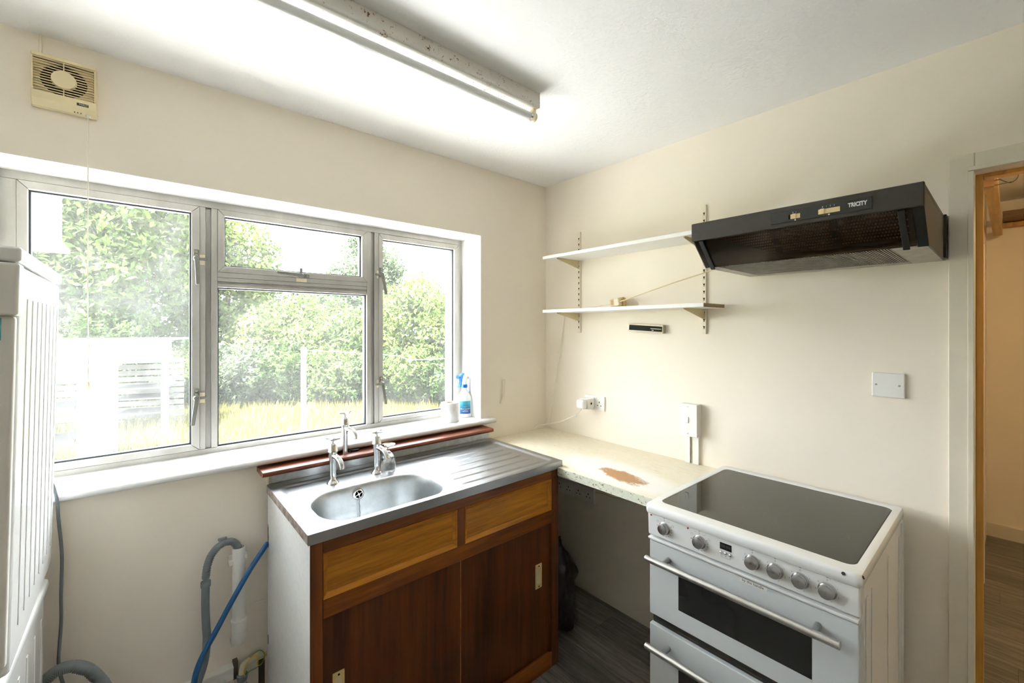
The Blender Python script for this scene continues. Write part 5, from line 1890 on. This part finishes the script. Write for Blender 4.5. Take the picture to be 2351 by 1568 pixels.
hm.lathe([(0.0165, 0), (0.0175, 0.002), (0.0175, 0.013), (0.0165, 0.015)], (LX1 - 0.016, yt, ztb), (1, 0, 0), 24)
hm.build('lamp_holder', 'old_plastic', lt, smooth=40)
MB().box(LX1 - 0.016, LX1 - 0.002, yt - 0.010, yt + 0.010, ztb + 0.012, zc - 0.054).build('holder_stem', 'old_plastic', lt, bevel=0.001)
MB().box(LX0 + 0.002, LX0 + 0.032, yt - 0.012, yt + 0.012, ztb - 0.014, zc - 0.054).build('holder_stem', 'old_plastic', lt, bevel=0.002)

# ------------------------------------------------------------------ extractor fan with pull cord
ef = thing('extractor_fan', 'yellowed square extractor fan with slatted grille high on the window wall', 'extractor fan', (-2.096, 0, 2.158))
fx0, fx1, fz0, fz1 = -2.166, -2.028, 2.160, 2.312
# hollow body: frame round a dark opening
bd = MB()
bd.box(fx0 - 0.0015, fx1 + 0.0015, -0.012, -0.0005, fz0 - 0.0015, fz1 + 0.0015)
bd.build('back_plate', 'cream_plastic', ef, bevel=0.003)
gz0, gz1 = 2.201, 2.301
fr_ = MB()
fr_.box(fx0, fx0 + 0.005, -0.034, -0.012, gz0, gz1).box(fx1 - 0.005, fx1, -0.034, -0.012, gz0, gz1)
fr_.box(fx0, fx1, -0.034, -0.012, gz1, fz1)
fr_.prism([(-0.012, fz0), (-0.020, fz0 + 0.002), (-0.034, fz0 + 0.018), (-0.034, gz0), (-0.012, gz0)], 'x', fx0, fx1)
fr_.build('case', 'cream_plastic', ef, bevel=0.0025)
# panel behind the slats with the round mouth
mc = (-2.0985, 2.2480)
nseg = 48
ring_o, ring_i = [], []
for k in range(nseg):
    a = 2 * PI * k / nseg
    ca, sa = math.cos(a), math.sin(a)
    f = 1 / max(abs(ca) / 0.0640, abs(sa) / 0.0485)
    ring_o.append((mc[0] + ca * f, -0.0235, mc[1] + sa * f))
    ring_i.append((mc[0] + ca * 0.0510, -0.0235, mc[1] + sa * 0.0480))
ring_b = [(p[0], -0.013, p[2]) for p in ring_i]
MB().loft([ring_o, ring_i, ring_b], False, False).build('mouth_panel', 'cream_plastic', ef)
MB().box(fx0 + 0.004, fx1 - 0.004, -0.0130, -0.0118, gz0, gz1).build('dark_throat', 'dark_hole', ef)
pr = None
for k in range(13):
    z = gz0 + 0.0040 + k * 0.0077
    if pr is None:
        pr = MB().box(fx0 + 0.004, fx1 - 0.004, -0.0335, -0.0270, z, z + 0.0017).build('grille_slat', 'cream_plastic', ef)
    else:
        inst(pr, 'grille_slat', ef, (0, 0, k * 0.0077))
MB().box(mc[0] - 0.001, mc[0] + 0.001, -0.0325, -0.0235, gz0, gz1).build('grille_rib', 'cream_plastic', ef)
hubm = MB()
hubm.loft([[(mc[0] + 0.027 * s * math.cos(2 * PI * k / 40), y, mc[1] + 0.026 * s * math.sin(2 * PI * k / 40)) for k in range(40)] for s, y in ((1.05, -0.024), (1.0, -0.0345), (0.96, -0.0358))])
hubm.build('hub_disc', 'cream_plastic', ef, smooth=40)
lb5 = MB().box(-2.0705, -2.0445, -0.0349, -0.0338, 2.1815, 2.1895).build('maker_label', 'text_black', ef)
text('maker_name', 'MARLEY', 0.0066, 'text_cream', lb5, (-2.0555, -0.0353, 2.1855), (1, 0, 0), (0, 0, 1), 0.0002, 'CENTER', 0.85, 0.0)
for x in (-2.077, -2.070, -2.063):
    MB().box(x, x + 0.0016, -0.0225, -0.0205, fz0 + 0.0015, fz0 + 0.0055).build('vent_slot', 'dark_hole', ef)
MB().lathe([(0.006, 0), (0.006, -0.004), (0.0035, -0.007)], (-2.046, -0.024, fz0 + 0.001), seg=14).build('cord_bush', 'white_plastic', ef, smooth=40)
pc_ = MB().tube([(-2.046, -0.024, fz0 - 0.004), (-2.046, -0.028, 2.0), (-2.0465, -0.034, 1.7), (-2.045, -0.036, 1.50), (-2.0435, -0.038, 1.42), (-2.0455, -0.040, 1.37), (-2.046, -0.040, 1.333)], 0.0015, 6)
pcd = pc_.build('pull_cord', 'cable_white', ef, smooth=60)
MB().lathe([(0.0035, 0.020), (0.0048, 0.018), (0.0055, 0.010), (0.0075, 0.004), (0.0112, 0.0), (0.0108, -0.0015), (0.004, 0.0)], (-2.046, -0.040, 1.314), seg=20).build('cord_bell', 'old_plastic', pcd, smooth=50)
solo(MB().box(-2.1525, -2.1465, -0.009, -0.0005, 2.3145, CEIL - 0.0005), 'fan_conduit', 'upright_cream', 'short painted cable conduit above the extractor fan', 'conduit', (-2.15, -0.004, 2.3145), bevel=0.002)

# ------------------------------------------------------------------ dryer stacked on the washing machine
def machine_side(mb, x, y0, y1, z0, z1, n):
    """Row of upright pressed grooves on a side panel."""
    for k in range(n):
        yc = y0 + (y1 - y0) * (k + 0.5) / n
        mb.box(x, x + 0.0022, yc - 0.010, yc + 0.010, z0, z1)
    return mb


DX = -2.117
dry = thing('tumble_dryer', 'white tumble dryer with ribbed side stacked on the washing machine', 'tumble dryer', (-2.40, -0.37, 0.788))
y0, y1 = -0.066, -0.645
MB().box(DX - 0.60, DX - 0.003, y1 + 0.028, y0, 0.812, 1.626).build('cabinet_shell', 'enamel', dry, bevel=0.012, seg=3)
rp = None
nr = 8
for k in range(nr):
    yc = y0 - 0.045 - k * 0.062
    MB().box(DX - 0.0035, DX - 0.0012, yc - 0.006, yc + 0.006, 0.88, 1.56).build('side_rib', 'enamel', dry, bevel=0.0015, seg=2)
MB().box(DX - 0.605, DX + 0.001, y1, y0 - 0.0, 1.628, 1.657).build('lid', 'enamel', dry, bevel=0.006, seg=3)
MB().box(DX - 0.60, DX - 0.0005, y1 - 0.004, y1 + 0.040, 1.523, 1.6255).build('control_panel', 'beige_front', dry, bevel=0.006, seg=3)
MB().box(DX - 0.597, DX - 0.006, y1 + 0.010, y1 + 0.029, 0.84, 1.522).build('front_panel', 'beige_front', dry, bevel=0.006)
MB().lathe([(0.021, 0), (0.020, 0.014), (0.017, 0.018)], (DX - 0.050, y1 - 0.004, 1.583), (0, -1, 0), 28).build('dial', 'grey_metal', dry, smooth=40)
MB().box(DX - 0.062, DX - 0.050, y1 - 0.0046, y1 - 0.0038, 1.6125, 1.6140).box(DX - 0.062, DX - 0.054, y1 - 0.0046, y1 - 0.0038, 1.6085, 1.6100).build('panel_marks', 'text_black', dry)
MB().box(DX - 0.085, DX - 0.024, y1 + 0.0088, y1 + 0.0102, 1.475, 1.518).build('sticker', 'teal_sticker', dry)
MB().lathe([(0.17, 0), (0.17, 0.012), (0.15, 0.02), (0.0, 0.02)], (DX - 0.30, y1 + 0.010, 1.20), (0, -1, 0), 40).build('porthole_door', 'beige_front', dry, smooth=40)
for dx in (-0.06, -0.54):
    for yy_ in (-0.15, -0.57):
        MB().lathe([(0.02, 0), (0.02, 0.02)], (DX + dx, yy_, 0.7945), seg=14).build('foot', 'black_rubber', dry)
dry.location.z += 0.006
dry.rotation_euler = (0, R(1.15), 0)

WX = -2.135
wm = thing('washing_machine', 'white washing machine under the tumble dryer', 'washing machine', (-2.41, -0.38, 0))
MB().box(WX - 0.59, WX - 0.006, -0.655, -0.115, 0.02, 0.760).build('cabinet_shell', 'enamel', wm, bevel=0.006)
pr_top = [(WX - 0.60, 0.760), (WX - 0.002, 0.760), (WX + 0.003, 0.772), (WX, 0.786), (WX - 0.012, 0.792), (WX - 0.60, 0.792)]
MB().prism(pr_top, 'y', -0.67, -0.10).build('worktop_lid', 'enamel', wm, bevel=0.004, seg=3)
for k in range(5):
    yc = -0.155 - k * 0.085
    MB().box(WX - 0.0075, WX - 0.0045, yc - 0.008, yc + 0.008, 0.25, 0.70).build('side_groove', 'enamel_side', wm, bevel=0.002)
MB().box(WX - 0.588, WX - 0.010, -0.672, -0.655, 0.09, 0.655).build('front_panel', 'beige_front', wm, bevel=0.005)
MB().box(WX - 0.588, WX - 0.008, -0.678, -0.655, 0.657, 0.758).build('control_panel', 'beige_front', wm, bevel=0.005)
MB().lathe([(0.17, 0), (0.17, 0.02), (0.14, 0.035), (0.0, 0.03)], (WX - 0.30, -0.672, 0.39), (0, -1, 0), 40).build('porthole_door', 'beige_front', wm, smooth=40)
for dx in (-0.06, -0.54):
    for yy_ in (-0.16, -0.60):
        MB().lathe([(0.02, 0), (0.02, 0.021)], (WX + dx, yy_, 0.0), seg=14).build('foot', 'black_rubber', wm)
wm.rotation_euler = (0, R(0.5), R(-1.2))

# ------------------------------------------------------------------ pipes and hoses under the window
sp2 = thing('standpipe', 'white plastic waste standpipe on the wall beside the sink cabinet', 'pipe', (-1.647, -0.04, 0.34))
MB().lathe([(0.0205, 0.395), (0.0205, 0.690), (0.0180, 0.690), (0.0180, 0.40)], (-1.647, -0.036, 0), seg=28, cap=False).build('pipe', 'pvc_white', sp2, smooth=40)
MB().tube([(-1.647, -0.036, 0.425), (-1.647, -0.036, 0.38), (-1.647, -0.031, 0.352), (-1.647, -0.016, 0.338), (-1.647, 0.0, 0.336)], [0.0245, 0.0245, 0.0245, 0.0240, 0.0235], 20).build('elbow', 'pvc_white', sp2, smooth=60)
MB().lathe([(0.0258, 0.418), (0.0265, 0.421), (0.0258, 0.426)], (-1.647, -0.036, 0), seg=28).build('socket_rim', 'pvc_white', sp2, smooth=40)
MB().lathe([(0.0258, 0.378), (0.0255, 0.384)], (-1.647, -0.036, 0), seg=28).build('socket_rim', 'pvc_white', sp2, smooth=40)
MB().box(-1.678, -1.662, -0.046, -0.026, 0.632, 0.646).box(-1.632, -1.620, -0.046, -0.020, 0.645, 0.660).box(-1.676, -1.620, -0.016, -0.001, 0.632, 0.655).build('clip', 'pvc_white', sp2, bevel=0.002)

wh = thing('waste_hose', 'grey washing machine waste hose hooked over the standpipe', 'hose', (-1.75, -0.05, 0.2))
hook = [(-1.648, -0.036, 0.640), (-1.648, -0.037, 0.675), (-1.653, -0.038, 0.700), (-1.668, -0.039, 0.718), (-1.690, -0.040, 0.722), (-1.713, -0.040, 0.712), (-1.733, -0.041, 0.688), (-1.744, -0.042, 0.655), (-1.748, -0.042, 0.615)]
MB().tube(hook, 0.0118, 16).build('hook_hose', 'hose_grey', wh, smooth=60)
rb_ = MB()
P_ = [Vector(p) for p in hook]
acc = []
for i in range(1, len(P_) - 1):
    for k in range(5):
        t = k / 5
        acc.append((P_[i].lerp(P_[i + 1], t), (P_[i + 1] - P_[i]).normalized()))
for p, d in acc:
    rb_.lathe([(0.0118, -0.001), (0.0130, 0), (0.0118, 0.001)], p, d, 16, cap=False)
rb_.build('hose_ribs', 'hose_grey', wh, kind='stuff', smooth=60)
MB().lathe([(0.0150, 0), (0.0155, 0.018), (0.0140, 0.020)], (-1.748, -0.042, 0.585), seg=20).build('collar', 'hose_grey', wh, smooth=40)
MB().box(-1.712, -1.684, -0.046, -0.034, 0.733, 0.741).build('hanging_tab', 'hose_grey', wh, bevel=0.002)
MB().tube([(-1.748, -0.042, 0.588), (-1.749, -0.043, 0.52), (-1.747, -0.044, 0.45), (-1.745, -0.045, 0.40), (-1.752, -0.052, 0.33), (-1.775, -0.070, 0.27), (-1.82, -0.12, 0.19), (-1.87, -0.17, 0.10), (-1.90, -0.24, 0.035), (-1.94, -0.34, 0.014), (-2.05, -0.40, 0.014)], 0.0125, 16).build('hose', 'hose_grey', wh, smooth=60)
solo(MB().tube([(-1.5535, -0.042, 0.675), (-1.575, -0.060, 0.660), (-1.62, -0.078, 0.610), (-1.675, -0.085, 0.525), (-1.725, -0.085, 0.435), (-1.768, -0.090, 0.36), (-1.785, -0.095, 0.30), (-1.782, -0.10, 0.25), (-1.79, -0.12, 0.18), (-1.83, -0.22, 0.09), (-1.86, -0.34, 0.02), (-1.92, -0.48, 0.011), (-2.06, -0.56, 0.011)], 0.0092, 14), 'fill_hose', 'hose_blue', 'blue water fill hose entering the side of the sink cabinet', 'hose', (-1.8, -0.1, 0.03), smooth=60)
# ragged holes in the cabinet side where hose and pipe pass
for nm, pts in (('side_hole', [(-0.050, 0.66), (-0.041, 0.665), (-0.040, 0.70), (-0.0385, 0.725), (-0.043, 0.748), (-0.047, 0.735), (-0.046, 0.715), (-0.051, 0.70), (-0.047, 0.685)]), ('side_hole', [(-0.047, 0.29), (-0.041, 0.29), (-0.041, 0.325), (-0.046, 0.325)])):
    MB().prism(pts, 'x', CX0 - 0.0008, CX0 + 0.0002).build(nm, 'duct_dark', cab)
# white cable trunking and old supply pipe with earth wires
solo(MB().box(-2.00, -1.663, -0.032, -0.001, 0.205, 0.247).box(-2.0, -1.6625, -0.034, -0.001, 0.243, 0.252), 'pipe_casing', 'pvc_white', 'white boxed trunking along the wall under the hoses', 'trunking', (-1.83, -0.016, 0.205), bevel=0.002)
op_ = thing('supply_pipe', 'old painted supply pipe with valve and earth wires by the sink cabinet', 'pipe', (-1.60, -0.03, 0.12))
MB().tube([(-1.556, -0.034, 0.256), (-1.58, -0.034, 0.254), (-1.605, -0.034, 0.252), (-1.628, -0.034, 0.246), (-1.636, -0.034, 0.225), (-1.636, -0.034, 0.19), (-1.636, -0.034, 0.0)], 0.0125, 14).build('pipe', 'old_pipe', op_, smooth=60)
MB().lathe([(0.016, 0), (0.018, 0.012), (0.018, 0.022), (0.014, 0.026)], (-1.636, -0.034, 0.190), seg=12).lathe([(0.016, 0), (0.018, 0.010), (0.014, 0.02)], (-1.636, -0.034, 0.158), seg=8).build('valve_nut', 'hose_grey', op_, smooth=30)
MB().lathe([(0.0075, 0), (0.009, 0.01), (0.006, 0.022)], (-1.636, -0.046, 0.178), (0, -1, 0), 12).build('valve_screw', 'grey_metal', op_, smooth=30)
MB().box(-1.663, -1.648, -0.028, -0.002, 0.20, 0.262).build('backing_block', 'duct_dark', op_)
MB().tube([(-1.630, -0.048, 0.208), (-1.632, -0.052, 0.235), (-1.622, -0.056, 0.262), (-1.602, -0.056, 0.278), (-1.590, -0.054, 0.262), (-1.590, -0.052, 0.235), (-1.578, -0.050, 0.228), (-1.566, -0.048, 0.245), (-1.562, -0.046, 0.265)], 0.0020, 8).build('earth_wire', 'earth_yellow', op_, smooth=60)
MB().tube([(-1.626, -0.046, 0.205), (-1.616, -0.050, 0.222), (-1.590, -0.052, 0.226), (-1.570, -0.050, 0.238), (-1.566, -0.050, 0.262), (-1.580, -0.052, 0.284), (-1.600, -0.052, 0.283), (-1.615, -0.050, 0.272)], 0.0018, 8).build('earth_wire', 'earth_green', op_, smooth=60)
MB().box(-1.577, -1.556, -0.004, -0.0003, 0.02, 0.215).build('cracked_plaster', 'duct_dark', op_)
solo(MB().cyl((-1.600, -0.010, 0.447), (-1.5525, -0.010, 0.444), 0.0035, 10), 'thin_pipe', 'pvc_white', 'thin painted pipe running from the wall into the cabinet side', 'pipe', (-1.6, -0.01, 0.445), smooth=40)
# dryer flex and ribbed hose at the machines
solo(MB().tube([(-2.125, -0.052, 1.06), (-2.112, -0.050, 1.00), (-2.108, -0.048, 0.93), (-2.103, -0.046, 0.86), (-2.101, -0.044, 0.80), (-2.103, -0.042, 0.70), (-2.103, -0.040, 0.62), (-2.107, -0.040, 0.54), (-2.108, -0.040, 0.49), (-2.099, -0.040, 0.43), (-2.08, -0.04, 0.36), (-2.06, -0.04, 0.25), (-2.04, -0.05, 0.05), (-2.03, -0.06, 0.006)], 0.0042, 10), 'dryer_flex', 'hose_grey', 'thin grey dryer cable hanging down the wall behind the machines', 'cable', (-2.1, -0.04, 0.0), smooth=60)
fh = thing('drain_hose', 'thick dusty ribbed grey hose arching out from behind the washing machine', 'hose', (-2.0, -0.09, 0.0))
hp_ = [(-2.165, -0.085, 0.44), (-2.140, -0.088, 0.478), (-2.108, -0.09, 0.503), (-2.075, -0.092, 0.502), (-2.040, -0.094, 0.474), (-2.010, -0.096, 0.42), (-1.985, -0.098, 0.34), (-1.97, -0.10, 0.22), (-1.96, -0.10, 0.10), (-1.94, -0.11, 0.018)]
MB().tube(hp_, 0.0150, 18, 10).build('hose', 'hose_grey', fh, smooth=60)
rb_ = MB()
P_ = [Vector(p) for p in hp_]
for i in range(0, len(P_) - 1):
    for k in range(8):
        rb_.lathe([(0.0150, -0.0016), (0.0161, 0), (0.0150, 0.0016)], P_[i].lerp(P_[i + 1], k / 8), (P_[i + 1] - P_[i]), 16, cap=False)
rb_.build('hose_ribs', 'hose_grey', fh, kind='stuff', smooth=60)
